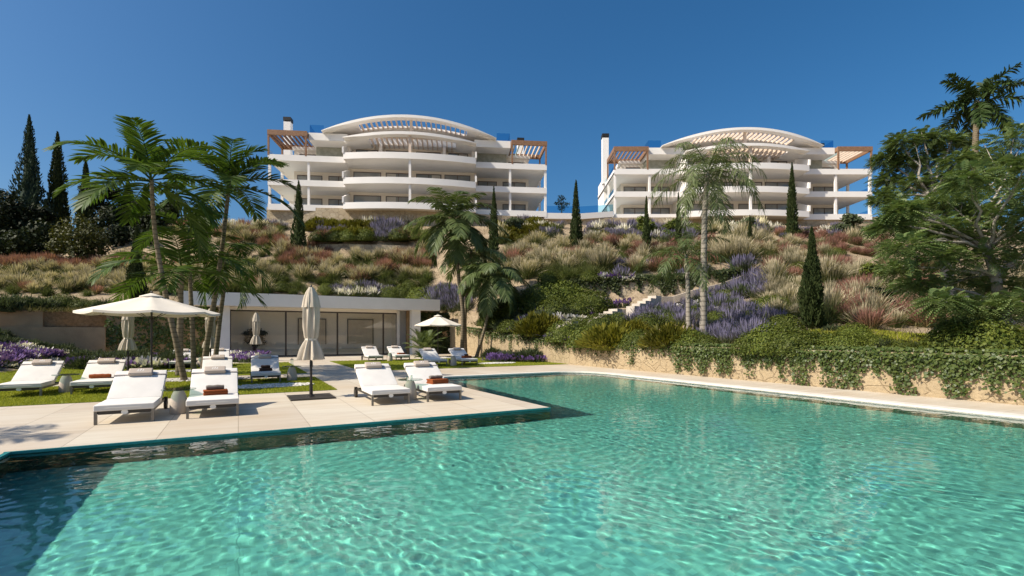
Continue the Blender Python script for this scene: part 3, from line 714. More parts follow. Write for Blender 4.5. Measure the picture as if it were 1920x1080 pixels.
BT = R(28)                                  # backrest tilt
def make_lounger():
    L = empty('sun_lounger')
    f = MB()
    for sx in (-1, 1):
        f.box(sx*.40-.022, sx*.40+.022, .05, 1.97, .185, .235)
    f.box(-.378, .378, .03, .07, .175, .235)
    for y in (.6, 1.2, 1.9): f.box(-.378, .378, y, y+.05, .185, .22)
    f.build('frame', M_bronze, L)
    for sx in (-1, 1):
        m = MB(); m.box(sx*.415-.022, sx*.415+.022, .02, .075, 0, .25); m.build('leg', M_legmetal, L)
        m = MB()      # rear wheel and its bracket
        pts = [(sx*.43, 1.8+.11*math.cos(t), .11+.11*math.sin(t)) for t in np.linspace(0, 2*math.pi, 19)[:-1]]
        n = len(pts); m.add([(p[0]-.03, p[1], p[2]) for p in pts]+[(p[0]+.03, p[1], p[2]) for p in pts], [(i, (i+1) % n, (i+1) % n+n, i+n) for i in range(n)]+[tuple(range(n-1, -1, -1)), tuple(range(n, 2*n))])
        wh = m.build('wheel', M_bronze, L); b = MB(); b.box(sx*.43-.035, sx*.43+.035, 1.77, 1.83, .11, .26); b.build('bracket', M_bronze, wh)
    Mb = Matrix.Translation((0, 1.06, .30)) @ Matrix.Rotation(BT, 4, 'X')
    f = MB()
    for sx in (-1, 1): f.box(sx*.38-.018, sx*.38+.018, 0, 1.0, -.075, -.04, Mb)
    f.box(-.362, .362, .96, 1.0, -.075, -.04, Mb)
    f.tube([(-.3, 1.55, .22), (-.3, 1.75, .62)], .012, 6); f.tube([(.3, 1.55, .22), (.3, 1.75, .62)], .012, 6)
    f.build('backrest_frame', M_bronze, L)
    def puff(co, h0=.0):
        return co
    c = MB()
    def bl(co): co.z += .014*max(0, 1-(co.x/.44)**2)*math.sin(max(0, min(1, (co.y-.02)/1.05))*math.pi)**.5*(1 if co.z > .29 else 0); return co
    c.rbox(-.44, .44, .0, 1.075, .238, .345, .032, 3, None, 6, bl); s_ = c.build('seat_cushion', M_cush, L, smooth=True, ang=50)
    e = MB(); e.tube([(-.438, .012, .292), (-.2, -.003, .292), (.2, -.003, .292), (.438, .012, .292)], .006, 5); e.build('piping', M_cush, s_, smooth=True)
    c = MB()
    def bk(co): co.z += .016*max(0, 1-(co.x/.44)**2)*math.sin(max(0, min(1, co.y/1.02))*math.pi)**.5*(1 if co.z > .0 else 0); return co
    c.rbox(-.44, .44, -.015, 1.01, -.038, .066, .034, 3, Mb, 6, bk); bc = c.build('back_cushion', M_cush, L, smooth=True, ang=50)
    st = MB(); st.box(-.447, .447, .80, .835, .078, .086, Mb)
    for sx in (-1, 1): st.box(*sorted((sx*.443, sx*.449)), .80, .835, -.04, .0855, Mb)
    st.build('strap', M_strap, bc)
    p = MB(); p.rbox(-.205, .205, .75, .95, .082, .165, .036, 3, Mb, 3); pi = p.build('pillow', M_pillow, L, smooth=True, ang=50)
    lg = MB(); logo(lg, Mb @ Matrix.Translation((0, .865, .167)), .95); lg.build('logo', M_emblem, pi)
    d = MB(); n = 20     # oval maker's plate on the front rail
    d.add([(.052*math.cos(t), .022, .205+.042*math.sin(t)) for t in np.linspace(0, 2*math.pi, n+1)[:-1]]+[(.052*math.cos(t), .03, .205+.042*math.sin(t)) for t in np.linspace(0, 2*math.pi, n+1)[:-1]],
          [(i, (i+1) % n, (i+1) % n+n, i+n) for i in range(n)]+[tuple(range(n-1, -1, -1))])
    d.build('badge', M_emblem, L)
    return L
LG = 'sun loungers around the pool terrace'
loungers = [   # a, b, yaw jitter, label
    (-1.80, 11.28, 0.0, 'large white sun lounger nearest the pool edge, bare, with no towel on it'),
    (-.43, 11.28, .015, 'white sun lounger on paving by the pool with terracotta and grey towels on it'),
    (-4.85, 17.02, .0, 'white sun lounger on the lawn at the far left, partly cut by the picture edge'),
    (-3.42, 17.04, .0, 'white sun lounger on the front lawn with one rolled terracotta towel'),
    (-.62, 18.35, .0, 'white sun lounger directly behind the one with terracotta and grey towels'),
    (.80, 18.3, -.02, 'white sun lounger on lawn with dark brown towels, foot end in shade'),
    (-2.35, 27.7, .0, 'small distant white sun lounger between the open parasol pole and a leaning palm trunk'),
    (-.85, 28.4, .0, 'distant white sun lounger right behind the leaning palm trunk by a closed parasol'),
    (7.15, 30.0, .0, 'distant white sun lounger in front of the glass clubhouse, no towel'),
    (8.75, 29.9, .02, 'distant white sun lounger with an orange towel in front of the white pillar'),
    (8.80, 23.8, .0, 'white sun lounger on the right lawn without any towel'),
    (10.38, 23.6, -.01, 'white sun lounger furthest right on the lawn with a terracotta towel'),
    (3.06, 11.38, .0, 'white sun lounger by the pool whose headrest lies in parasol shade'),
    (4.36, 11.4, .0, 'white sun lounger nearest the pool corner with folded terracotta towels')]
proto = make_lounger(); LO = []
for i, (a, b, j, lab) in enumerate(loungers):
    o = proto if i == 0 else copy_tree(proto)
    x, y = W(a, b); o.location = (x, y, .013 if any(q[0] < a < q[1] and q[2] < b < q[3] for q in lawns) else .001); o.rotation_euler.z = TH+j
    tag(o, lab, 'sun lounger', LG); LO.append(o)

def towel_roll(mat, w_, r):
    m = MB(); n = 22
    prof = []
    for k in range(n+1):
        t = k/n*2*math.pi; rr = r*(1+.05*math.sin(3*t+1))
        prof.append((rr*math.cos(t)*1.25, rr*math.sin(t)*.85))
    xs_ = np.linspace(-w_/2, w_/2, 9); vs = []
    for x in xs_:
        e = 1-.12*abs(2*x/w_)**6
        for q in prof[:-1]: vs.append((x, q[0]*e, r*.85+q[1]*e+.004*math.sin(x*40)))
    fs = [(i*n+j, i*n+(j+1) % n, (i+1)*n+(j+1) % n, (i+1)*n+j) for i in range(8) for j in range(n)]+[tuple(range(n-1, -1, -1)), tuple(8*n+j for j in range(n))]
    m.add(vs, fs); return m
def towel_fold(w_, d_, h_, layers=3):
    m = MB()
    for k in range(layers):
        z0 = k*h_/layers
        m.rbox(-w_/2+.008*(k % 2), w_/2-.006*((k+1) % 2), -d_/2, d_/2-.01*(k % 2), z0, z0+h_/layers-.002, h_/layers*.42, 2, None, 2)
    return m
def on_lounger(i, lx, ly, lz, ob, rz=0.):
    o = LO[i]; c, s = math.cos(o.rotation_euler.z), math.sin(o.rotation_euler.z)
    ob.location = (o.location.x+c*lx-s*ly, o.location.y+s*lx+c*ly, o.location.z+lz); ob.rotation_euler.z = o.rotation_euler.z+rz
TG = 'towels on the sun loungers'
def T(name, mb, mat, i, lx, ly, lz, lab, rz=0.):
    o = mb.build(name, mat, smooth=True, ang=50); on_lounger(i, lx, ly, lz, o, rz); return tag(o, lab, 'towel', TG)
T('towel', towel_fold(.44, .3, .1, 3), M_terra, 1, .03, .82, .357, 'folded terracotta towel under a grey one on the lounger near the pool', .06)
T('towel', towel_roll(M_greyt, .32, .055), M_greyt, 1, .02, .86, .458, 'rolled grey towel on top of a terracotta towel on the near lounger', .1)
T('towel', towel_roll(M_terra, .48, .07), M_terra, 3, .0, .98, .357, 'rolled terracotta towel lying across the lounger on the front lawn', -.03)
T('towel', towel_fold(.36, .3, .1, 3), M_brownt, 5, .0, .62, .357, 'dark brown folded towel, lower of two on the shaded lounger', .2)
T('towel', towel_roll(M_brownt, .28, .055), M_brownt, 5, .0, .64, .458, 'dark brown rolled towel on top of a dark brown folded towel', .1)
T('towel', towel_fold(.42, .3, .1, 3), M_terra, 9, .1, .75, .357, 'terracotta towel on the distant lounger in front of the white pillar', .1)
T('towel', towel_fold(.46, .32, .12, 3), M_terra, 11, .1, .7, .357, 'terracotta folded towel on the furthest right lawn lounger', .1)
T('towel', towel_roll(M_brownt, .2, .05), M_brownt, 11, .1, .72, .478, 'small dark rolled towel on the terracotta one, furthest right lawn lounger', .1)
T('towel', towel_fold(.46, .34, .12, 3), M_terra, 13, .08, .74, .357, 'folded terracotta towels on the lounger nearest the pool corner', .15)
T('towel', towel_roll(M_greyt, .34, .05), M_greyt, 13, .05, .78, .478, 'rolled grey and black towel topping the terracotta stack near the pool corner', .1)

def make_table():
    t = empty('side_table'); m = MB()
    prof = [(.150, 0), (.158, .03), (.160, .12), (.150, .25), (.125, .37), (.095, .44), (.078, .462)]
    m.lathe(prof, 28); p = m.build('pedestal', M_conc, t, smooth=True, ang=40)
    m = MB(); m.lathe([(.05, .462), (.05, .478)], 16); m.build('mount', M_bronze, p)
    m = MB(); m.lathe([(.30, .478), (.304, .484), (.304, .492), (.30, .498)], 40); m.build('glass_top', M_tglass, t, smooth=True, ang=40)
    return t
tabs = [(-1.06, 12.2, 'stone side table with round glass top between the two nearest loungers'),
        (-4.13, 17.9, 'stone side table with round glass top between the two left lawn loungers'),
        (1.62, 18.85, 'stone side table carrying a glass lantern beside the shaded lounger'),
        (3.72, 12.1, 'stone side table with small glasses between the two loungers at the pool corner'),
        (-1.6, 28.9, 'distant stone side table between the two loungers behind the palm trunks'),
        (7.95, 29.9, 'distant stone side table between the two loungers before the clubhouse'),
        (9.6, 23.9, 'distant stone side table between the two right lawn loungers')]
tp = make_table()
for i, (a, b, lab) in enumerate(tabs):
    o = tp if i == 0 else copy_tree(tp); x, y = W(a, b); o.location = (x, y, .013 if i not in (0, 3) else .001); tag(o, lab, 'side table', 'stone side tables between the loungers')
M_lgl = glass('lantern_glass', (.85, .9, .88), 0, 1.5)
x, y = W(1.62, 18.85); ln = empty('lantern', (x, y, .513), 0, 'small clear glass lantern standing on a side table', 'lantern')
m = MB(); m.lathe([(.055, .0), (.055, .012)], 20); m.build('base', M_legmetal, ln)
m = MB(); m.lathe([(.05, .012), (.052, .22)], 20, cap=False); m.build('glass', M_lgl, ln, smooth=True)
m = MB(); m.lathe([(.054, .22), (.054, .235), (.015, .24), (.015, .27)], 20); m.build('lid', M_legmetal, ln)
for k, (dx, dy) in enumerate(((.05, .06), (-.08, .02))):
    x, y = W(3.72+dx, 12.1+dy); m = MB(); m.lathe([(.026, 0), (.03, .09), (.027, .09), (.023, .01)], 16)
    tag(m.build('drinking_glass', M_lgl, None, (x, y, .5), smooth=True, ang=40), 'small clear drinking glass on the side table at the pool corner', 'glass', 'glasses on the side table')

def open_parasol(a, b, w_, zc, zt, lab, base=True):
    x, y = W(a, b); U = empty('parasol', (x, y, .001), TH+.12, lab, 'parasol'); n = 8
    m = MB(); m.tube([(0, 0, .05), (0, 0, zt-.02)], .026, 14); m.build('pole', M_pole, U, smooth=True, ang=40)
    m = MB(); rr = w_/2; sub = 7; vs = [(0, 0, zt)]; rings = [.0]; K = 8
    for r_ in range(1, K+1):
        s = r_/K
        for i in range(n*sub):
            an = 2*math.pi*i/(n*sub); q = (i % sub)/sub; edge = math.cos(math.pi/n)/math.cos((q-.5)*2*math.pi/n)
            z = zt-(zt-zc)*(s**.93)-.05*s*math.sin(q*math.pi)*(w_/4)
            vs.append((rr*s*edge*math.cos(an), rr*s*edge*math.sin(an), z))
    N_ = n*sub; fs = [(0, 1+i, 1+(i+1) % N_) for i in range(N_)]+[(1+(r_)*N_+i, 1+(r_+1)*N_+i, 1+(r_+1)*N_+(i+1) % N_, 1+r_*N_+(i+1) % N_) for r_ in range(K-1) for i in range(N_)]
    lip = len(vs); vs += [(vs[1+(K-1)*N_+i][0], vs[1+(K-1)*N_+i][1], vs[1+(K-1)*N_+i][2]-.06) for i in range(N_)]
    fs += [(1+(K-1)*N_+i, lip+i, lip+(i+1) % N_, 1+(K-1)*N_+(i+1) % N_) for i in range(N_)]
    m.add(vs, fs); c = m.build('canopy', M_canvas, U, smooth=True, ang=25)
    v = MB(); v.lathe([(rr*.17, -.0), (rr*.165, .025), (.03, .115), (.0, .12)], n*2, (0, 0, zt-.10*(w_/4))); v.build('vent_cap', M_canvas, c, smooth=True, ang=30)
    v = MB(); v.lathe([(.02, .0), (.03, .03), (.018, .07), (0, .08)], 12, (0, 0, zt+.02)); v.build('finial', M_pole, U, smooth=True)
    for i in range(n):
        an = 2*math.pi*i/n; m = MB(); m.tube([(0, 0, zt-.05), (rr*.97*math.cos(an), rr*.97*math.sin(an), zc-.02)], .012, 5)
        m.tube([(0, 0, zc-.22), (rr*.48*math.cos(an), rr*.48*math.sin(an), zc+(zt-zc)*.5-.04)], .009, 5); m.build('rib', M_pole, U)
    m = MB(); m.lathe([(.05, zc-.3), (.05, zc-.16)], 14); m.build('hub', M_pole, U)
    if base: m = MB(); m.rbox(-.35, .35, -.35, .35, 0, .05, .01, 1); m.build('base_plate', M_pole, U)
    return U
open_parasol(-2.2, 17.75, 3.45, 2.24, 2.76, 'large open cream parasol over the left lawn loungers')
open_parasol(11.85, 32.3, 3.3, 2.24, 2.9, 'small distant open cream parasol in front of the dark green wall')
def closed_parasol(a, b, ht, lab, plate=1.05, s=1.):
    x, y = W(a, b); U = empty('closed_parasol', (x, y, .001), TH, lab, 'parasol', 'closed parasols on the terrace')
    m = MB(); m.tube([(0, 0, .05), (0, 0, ht-.03)], .03, 14); m.build('pole', M_pole, U, smooth=True, ang=40)
    m = MB()
    zz = [(.95, .26), (.97, .265), (1.05, .25), (1.2, .215), (1.33, .17), (1.43, .135), (1.47, .125), (1.52, .15), (1.75, .175), (2.0, .185), (2.2, .18), (2.45, .165), (2.6, .125), (2.72, .07), (2.755, .03)]
    prof = [(r_*s, z*ht/2.8) for z, r_ in zz]
    def mod(an, z):
        f = z/ht; g = .28 if f < .5 else .19
        return 1+g*math.sin(8*an+1.2*math.sin(2*z))+.05*math.sin(13*an+3*z)
    m.lathe(prof, 72, mod=mod); c = m.build('canopy', M_canvas2, U, smooth=True, ang=60)
    t = MB(); t.lathe([(.137*s, 1.43*ht/2.8), (.142*s, 1.455*ht/2.8), (.137*s, 1.48*ht/2.8)], 24, cap=False); t.build('tie', M_canvas, c, smooth=True)
    t = MB(); t.lathe([(.205*s, 2.27*ht/2.8), (.21*s, 2.255*ht/2.8), (.18*s, 2.45*ht/2.8), (.13*s, 2.62*ht/2.8), (.05*s, 2.765*ht/2.8)], 72, mod=lambda an, z: 1+.09*math.sin(8*an+1)+.04*math.sin(17*an), cap=False); t.build('vent_cap', M_canvas2, c, smooth=True, ang=60)
    t = MB(); t.lathe([(.02, 0), (.03, .02), (.022, .06), (0, .075)], 12, (0, 0, ht-.05)); t.build('finial', M_pole, U, smooth=True)
    m = MB(); m.rbox(-plate/2, plate/2, -plate/2, plate/2, 0, .035, .008, 1); b_ = m.build('base_plate', M_bronze, U)
    m = MB(); m.lathe([(.09, .035), (.085, .06), (.045, .08), (.04, .35)], 20); m.build('socket', M_pole, b_, smooth=True, ang=40)
    m = MB(); m.box(-.035, .035, -.06, .0, .78, .92); m.tube([(0, -.06, .85), (0, -.1, .85), (-.0, -.1, .76)], .009, 6); m.build('crank', M_pole, U)
    return U
closed_parasol(1.62, 13.65, 2.83, 'large closed taupe parasol on a dark square base plate by the pool')
closed_parasol(-4.1, 26.5, 2.75, 'closed taupe parasol partly hidden under the large open parasol', .7)
closed_parasol(-1.15, 27.6, 2.85, 'closed taupe parasol standing just behind the leaning palm trunk', .7)
closed_parasol(.95, 34.2, 2.95, 'small closed taupe parasol in front of the left end of the glass front', .7)
# ------------------------------------------------------------------ plant materials
G_palm = leafmat('palm_leaf', (.035, .075, .010), (.085, .135, .02), .4, .5, spec=.25, objvar=.1)
G_palmd = leafmat('dark_palm_leaf', (.028, .055, .014), (.06, .095, .025), .25, .5, spec=.25, objvar=.1)
G_palm2 = leafmat('pale_palm_leaf', (.105, .14, .05), (.175, .205, .09), .35, .5, spec=.3, objvar=.1)
G_palm3 = leafmat('grey_green_palm_leaf', (.075, .115, .035), (.14, .175, .065), .35, .5, spec=.3, objvar=.1)
G_cyp = leafmat('cypress_leaf', (.018, .032, .009), (.05, .066, .02), .12, .7, spec=.15)
G_con = leafmat('blue_conifer_leaf', (.018, .035, .022), (.04, .062, .036), .1, .7, spec=.15)
G_tree = leafmat('tree_leaf', (.07, .115, .038), (.15, .19, .065), .35, .5)
G_dark = leafmat('dark_tree_leaf', (.010, .017, .006), (.028, .038, .012), .15, .6, spec=.15)
G_olive = leafmat('olive_bush_leaf', (.055, .065, .012), (.11, .115, .02), .25, .6)
G_ball = leafmat('clipped_shrub_leaf', (.048, .074, .012), (.14, .16, .026), .25, .55, spec=.2)
G_yel = leafmat('yellow_green_leaf', (.10, .105, .012), (.19, .17, .022), .3, .55, spec=.2)
G_rose = leafmat('grey_green_leaf', (.05, .07, .03), (.10, .12, .06), .25, .6, spec=.2)
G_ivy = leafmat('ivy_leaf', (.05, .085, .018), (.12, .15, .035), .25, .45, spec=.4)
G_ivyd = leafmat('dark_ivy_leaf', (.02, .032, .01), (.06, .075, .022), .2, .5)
G_beige = leafmat('beige_grass', (.06, .08, .026), (.13, .135, .055), .35, .8, (.54, .46, .32), .42, .9, spec=.1)
G_green = leafmat('green_grass', (.042, .066, .02), (.105, .13, .042), .35, .7, (.19, .19, .075), .5, 1.1, spec=.15)
G_red = leafmat('red_grass', (.075, .08, .03), (.13, .10, .045), .35, .8, (.32, .165, .13), .3, .75, spec=.1)
G_lawn = leafmat('lawn_blade', (.22, .25, .025), (.36, .36, .045), .35, .7, spec=.15)
G_lav = leafmat('lavender', (.07, .09, .045), (.13, .14, .075), .3, .7, (.185, .168, .255), .5, .75, spec=.1)
G_wht = leafmat('white_flower', (.09, .11, .05), (.16, .17, .085), .3, .7, (.72, .68, .60), .45, .6, spec=.1)
G_crm = leafmat('cream_spike_flower', (.09, .11, .04), (.15, .16, .07), .3, .7, (.62, .56, .38), .35, .5, spec=.1)
G_pur = leafmat('purple_petal', (.06, .085, .03), (.09, .11, .04), .3, .6, (.16, .095, .27), .55, .7, spec=.1)
G_wpet = leafmat('white_petal', (.06, .085, .03), (.09, .11, .04), .3, .6, (.68, .65, .64), .55, .6, spec=.1)
def bark(name, c1, c2, ring=0., sc=6):
    m, N, Lk, out = nodes(name)
    c = mixc(N, Lk, ramp(N, Lk, noise(N, Lk, sc, 6, .7), .35, .65), c1, c2)
    p = N('BsdfPrincipled'); p.inputs['Roughness'].default_value = .9; p.inputs['Specular IOR Level'].default_value = .15
    b = N('Bump'); b.inputs['Strength'].default_value = .8; b.inputs['Distance'].default_value = .03
    if ring:
        tc = N('TexCoord'); wv = N('TexWave', bands_direction='Z', wave_profile='SAW'); wv.inputs['Scale'].default_value = ring; wv.inputs['Distortion'].default_value = 1.2; wv.inputs['Detail'].default_value = 2
        Lk(tc.outputs['Object'], wv.inputs['Vector']); c = mixc(N, Lk, ramp(N, Lk, wv.outputs['Fac'], .0, .3), tuple(x*.42 for x in c1), c); Lk(wv.outputs['Fac'], b.inputs['Height'])
    else: Lk(noise(N, Lk, 18, 6, .7), b.inputs['Height'])
    Lk(c, p.inputs['Base Color']); Lk(b.outputs[0], p.inputs['Normal']); Lk(p.outputs[0], out.inputs[0]); return m
B_palm = bark('palm_trunk_brown', (.17, .135, .09), (.24, .20, .14), 1.9)
B_palmg = bark('palm_trunk_grey', (.27, .235, .19), (.36, .32, .265), 1.5)
B_shaft = plain('palm_crownshaft', (.30, .27, .19), (.22, .21, .13), .6, 3)
B_white = bark('pale_bark', (.40, .36, .31), (.24, .21, .17), 0, 4)
B_dark = bark('dark_bark', (.055, .042, .032), (.03, .024, .018), 0, 5)

# ------------------------------------------------------------------ trees
def frond(nb, org, az, e0, bend, L, nl, ll, lw, droop, vee=.25, plum=0., mi=0, fw=.55):
    k = 12; s = np.linspace(0, 1, k+1); ang = e0-bend*s**1.25
    st = L/k; x = np.concatenate([[0], np.cumsum(np.cos(ang[:-1])*st)]); z = np.concatenate([[0], np.cumsum(np.sin(ang[:-1])*st)])
    ca, sa = math.cos(az), math.sin(az); tw = rng.normal(0, .12)
    P = np.stack([x*ca-tw*s**2*sa*L*.3, x*sa+tw*s**2*ca*L*.3, z], 1)+org
    m = MB(); m.tube([tuple(p) for p in P], [max(.004, .022*(1-.85*q)*L/2.4) for q in s], 5, False); nb.mb(m, mi)
    q = np.repeat(np.linspace(.13, .985, nl), 2); side = np.tile([1., -1.], nl)
    q = np.clip(q+rng.normal(0, .006, len(q)), .1, 1)
    p0 = np.stack([np.interp(q, s, P[:, i]) for i in range(3)], 1)
    an = np.interp(q, s, ang); t = np.stack([np.cos(an)*ca, np.cos(an)*sa, np.sin(an)], 1); up = np.stack([-np.sin(an)*ca, -np.sin(an)*sa, np.cos(an)], 1)
    lat = np.array([-sa, ca, 0])*side[:, None]
    v = vee+plum*rng.normal(0, 1, len(q))
    f = (fw+.9*q**3)[:, None]
    d = unit(t*f+lat+up*v[:, None]+rng.normal(0, .06, (len(q), 3)))
    wd = unit(np.cross(d, up+.3*rng.normal(0, 1, (len(q), 3))))
    l = ll*np.sin(np.pi*(.14+.80*q))**.7*rng.uniform(.85, 1.1, len(q))
    V_, F_, T_ = strips(p0, d, wd, l, lw, [.35, .95, 1., .75, .08], droop*rng.uniform(.6, 1.4, len(q)))
    nb.add(V_, F_, T_, mi)
def palm(label, path, rad, nf, L, leaf, barkm, nl=30, ll=.62, lw=.045, droop=.35, e_hi=78, e_lo=-25, bend=1.35, vee=.25, plum=0., shaft=None, fw=.55, seed=1, az0=0., name='palm_tree', k=14):
    global rng
    rng = np.random.default_rng(seed)
    b = Vector(path[0]); T_ = empty(name, b, 0, label, 'palm', None)
    pts = [Vector(p)-b for p in path]
    def sm(ps, n):
        out = []
        for i in range(n+1):
            t = i/n*(len(ps)-1); j = min(int(t), len(ps)-2); f = t-j
            p0, p1, p2, p3 = ps[max(j-1, 0)], ps[j], ps[j+1], ps[min(j+2, len(ps)-1)]
            out.append(.5*((2*p1)+(p2-p0)*f+(2*p0-5*p1+4*p2-p3)*f*f+(3*p1-p0-3*p2+p3)*f**3))
        return out
    ps = sm(pts, 40); r = [rad*(1.25-.55*i/40+.12*math.exp(-i/3)) for i in range(41)]
    r = [q*(1+.05*(i % 2)) for i, q in enumerate(r)]
    m = MB(); m.tube(ps, r, 12); tr = m.build('trunk', barkm, T_, smooth=True)
    top = ps[-1]
    if shaft:
        d = (ps[-1]-ps[-4]).normalized(); m = MB(); m.tube([top-d*.05, top+d*shaft*.3, top+d*shaft*.75, top+d*shaft], [rad*.95, rad*1.05, rad*.72, rad*.45], 12); m.build('crownshaft', B_shaft, T_, smooth=True); top = top+d*shaft*.95
    nb = NB(); org = np.array(top)
    for i in range(nf):
        f = (i+.5)/nf; az = az0+i*2.39996+rng.normal(0, .12)
        e = R(e_hi+(e_lo-e_hi)*f**.9)+rng.normal(0, .1)
        frond(nb, org+np.array([0, 0, -.12*f]), az, e, bend*rng.uniform(.8, 1.2)*(1.1-.35*f), L*rng.uniform(.85, 1.08)*(.8+.25*min(1, f*2.5)), nl, ll, lw, droop, vee, plum, 0, fw)
    link('crown', nb.mesh('crown'), leaf, T_)
    return T_
def tp(u, v, Z, dz=0): p = at(u, v, Z); return (p.x, p.y, p.z+dz)
def foot(u, Z): x = (u-960)/F*Z; return (x, Z, float(hz(x, Z)[0]))
P0 = lambda u, Z: ((u-960)/F*Z, Z, 0.)
palm('tall dark green palm with a slender bare trunk leaning over the open parasol', [P0(346, 17.2), tp(330, 640, 17.1), tp(308, 540, 17), tp(290, 430, 17), tp(284, 335, 17)], .08, 16, 2.85, G_palm, B_palm, 38, .85, .075, .2, 82, -22, 1.35, .3, seed=11, az0=2.6, fw=.7)
palm('tall palm with a leaning trunk in front of the clubhouse left pillar', [P0(381, 22.2), tp(392, 620, 22), tp(405, 545, 21.9), tp(418, 450, 21.8), tp(430, 345, 21.7)], .10, 16, 3.2, G_palm, B_palm, 38, .9, .08, .2, 84, -22, 1.35, .3, seed=23, az0=.3, fw=.7)
palm('shorter bushy palm with hanging fronds between the two tall left palms', [P0(336, 19.4), tp(338, 600, 19.3), tp(339, 545, 19.3), tp(341, 505, 19.2)], .10, 10, 3.0, G_palm, B_palm, 32, .85, .07, .25, 72, -12, 1.5, .25, seed=5, az0=2.6)
palm('palm half hidden in the left clump, crown between the two tallest', [P0(364, 20.6), tp(360, 600, 20.5), tp(356, 520, 20.5), tp(352, 438, 20.4)], .08, 9, 2.5, G_palm, B_palm, 30, .75, .06, .25, 75, -10, 1.4, .25, seed=52, az0=1.2, fw=.7)
palm('palm with drooping dark fronds overlapping the clubhouse roof', [P0(402, 23.2), tp(412, 600, 23.1), tp(420, 540, 23), tp(424, 478, 23)], .09, 10, 2.6, G_palm, B_palm, 27, .75, .06, .3, 55, -50, 1.5, .2, seed=31, az0=.7)
palm('tall twin-stem palm, left stem, right of the clubhouse roof', [P0(866, 36.2), tp(868, 590, 36), tp(860, 520, 36), tp(855, 450, 36), tp(850, 412, 36)], .13, 24, 3.7, G_palm3, B_palm, 44, 1.0, .095, .4, 84, -45, 1.4, .2, seed=8, az0=.2)
palm('palm on a slender dark stem close behind the twin-stem palm', [P0(873, 36.8), tp(872, 600, 36.6), tp(876, 530, 36.6), tp(884, 470, 36.6)], .11, 16, 3.4, G_palm3, B_palm, 32, .9, .08, .45, 60, -40, 1.4, .2, seed=9, az0=1.2)
palm('leaning palm with drooping fronds beside the living wall right of the clubhouse', [P0(893, 35.2), tp(905, 630, 35), tp(917, 580, 35), tp(922, 530, 35), tp(926, 512, 35)], .10, 17, 3.3, G_palm3, B_palm, 38, .9, .09, .5, 60, -55, 1.5, .15, seed=14, az0=2.2)
palm('tall pale feathery palm on a grey trunk behind the ivy wall', [foot(1319, 22), tp(1319, 560, 22), tp(1320, 470, 22), tp(1322, 385, 22), tp(1327, 322, 22)], .13, 22, 2.85, G_palm2, B_palmg, 50, .55, .033, .6, 84, -32, 1.6, .1, .5, seed=3, az0=.5, fw=.6)
palm('slim palm with a pale crownshaft left of the tall pale palm', [foot(1291, 22.6), tp(1291, 600, 22.6), tp(1290, 545, 22.6), tp(1288, 508, 22.6)], .11, 13, 2.3, G_palm3, B_palmg, 40, .5, .034, .55, 80, -20, 1.5, .15, .4, shaft=.75, seed=6, az0=1.1)
palm('very tall dark bottlebrush palm rising behind the big tree at far right', [foot(1826, 40), tp(1826, 380, 40), tp(1829, 270, 40), tp(1832, 200, 40)], .23, 17, 3.7, G_palmd, B_palm, 60, .8, .12, .35, 70, -48, .85, .3, .75, seed=19, az0=.3, shaft=.5)

palm('palm just outside the left picture edge whose fronds shade the paving', [(-15.6, 4.4, 0), (-15.6, 4.4, 2), (-15.5, 4.4, 4.4), (-15.4, 4.4, 5.9)], .1, 9, 2.6, G_palm, B_palm, 30, .8, .07, .42, 75, -25, 1.4, .2, seed=44)
def cypress(label, base, h, w_, leaf, n=2600, name='cypress_tree', seed=0, loose=.12, sz=None, group=None):
    global rng
    rng = np.random.default_rng(seed+100)
    T_ = empty(name, base, 0, label, 'cypress', group)
    m = MB(); m.tube([(0, 0, -.3), (0, 0, h*.3), (0, 0, h*.9)], [w_*.09, w_*.07, .01], 7); m.build('trunk', B_dark, T_)
    s = rng.random(n)**.85; az = rng.random(n)*6.283
    prof = lambda q: np.clip(np.minimum(1, .55+q*2.6), 0, 1)*np.clip(1-q, 0, 1)**(.95 if loose > .2 else .8)*(1+.10*np.sin(9*q+seed)+.08*np.sin(23*q))
    lob = 1+loose*np.sin(3*az+7*s+seed)+loose*np.sin(7*az-19*s)
    rr = w_/2*prof(s)*lob*np.sqrt(rng.uniform(.45, 1., n))
    p = np.stack([rr*np.cos(az), rr*np.sin(az), h*(.03+.96*s)], 1)
    d = unit(np.stack([np.cos(az)*.35, np.sin(az)*.35, np.full(n, 1.)], 1)+rng.normal(0, .22, (n, 3)))
    sz = sz or max(.10, h*.036)
    nb = NB(); wd = unit(np.cross(d, rng.normal(size=(n, 3))))
    V_, F_, T__ = strips(p, d, wd, sz*rng.uniform(.7, 1.5, n)*(1.15-.8*s), sz*.42*(1.15-.75*s), [.3, 1, .15], .02); nb.add(V_, F_, T__)
    c = MB(); zz = np.linspace(.02, .97, 12); c.lathe([(max(.01, float(w_/2*prof(np.array(q))*.62)), h*q) for q in zz], 10); nb.mb(c)
    link('crown', nb.mesh('crown'), leaf, T_); return T_
def hillpt(u, v, sink=.1):
    p = onhill(u, v)[0]
    return p if not np.isnan(p[0]) else np.array(foot(u, 45.))
for u, vb, vt, wpx, lab in ((560, 482, 340, 29, 'dark cypress in front of the left apartment block, beside the short stone wall'), (926, 486, 352, 20, 'slim cypress behind the mid-slope palm below the left block right wing'),
        (1080, 474, 338, 25, 'dark cypress on the upper slope between the two apartment blocks'), (1212, 476, 368, 15, 'slim cypress left of the tall pale palm crown'), (1272, 470, 362, 12, 'very thin cypress just behind the tall pale palm'),
        (1485, 447, 306, 21, 'cypress on the upper slope in front of the right apartment block'), (1406, 470, 402, 12, 'short thin cypress right of the tall pale palm trunk')):
    p = hillpt(u, vb); Z = p[1]; cypress(lab, (p[0], p[1], p[2]-.1), (vb-vt)*Z/F*1.02, wpx*Z/F, G_cyp, 2600, seed=u)
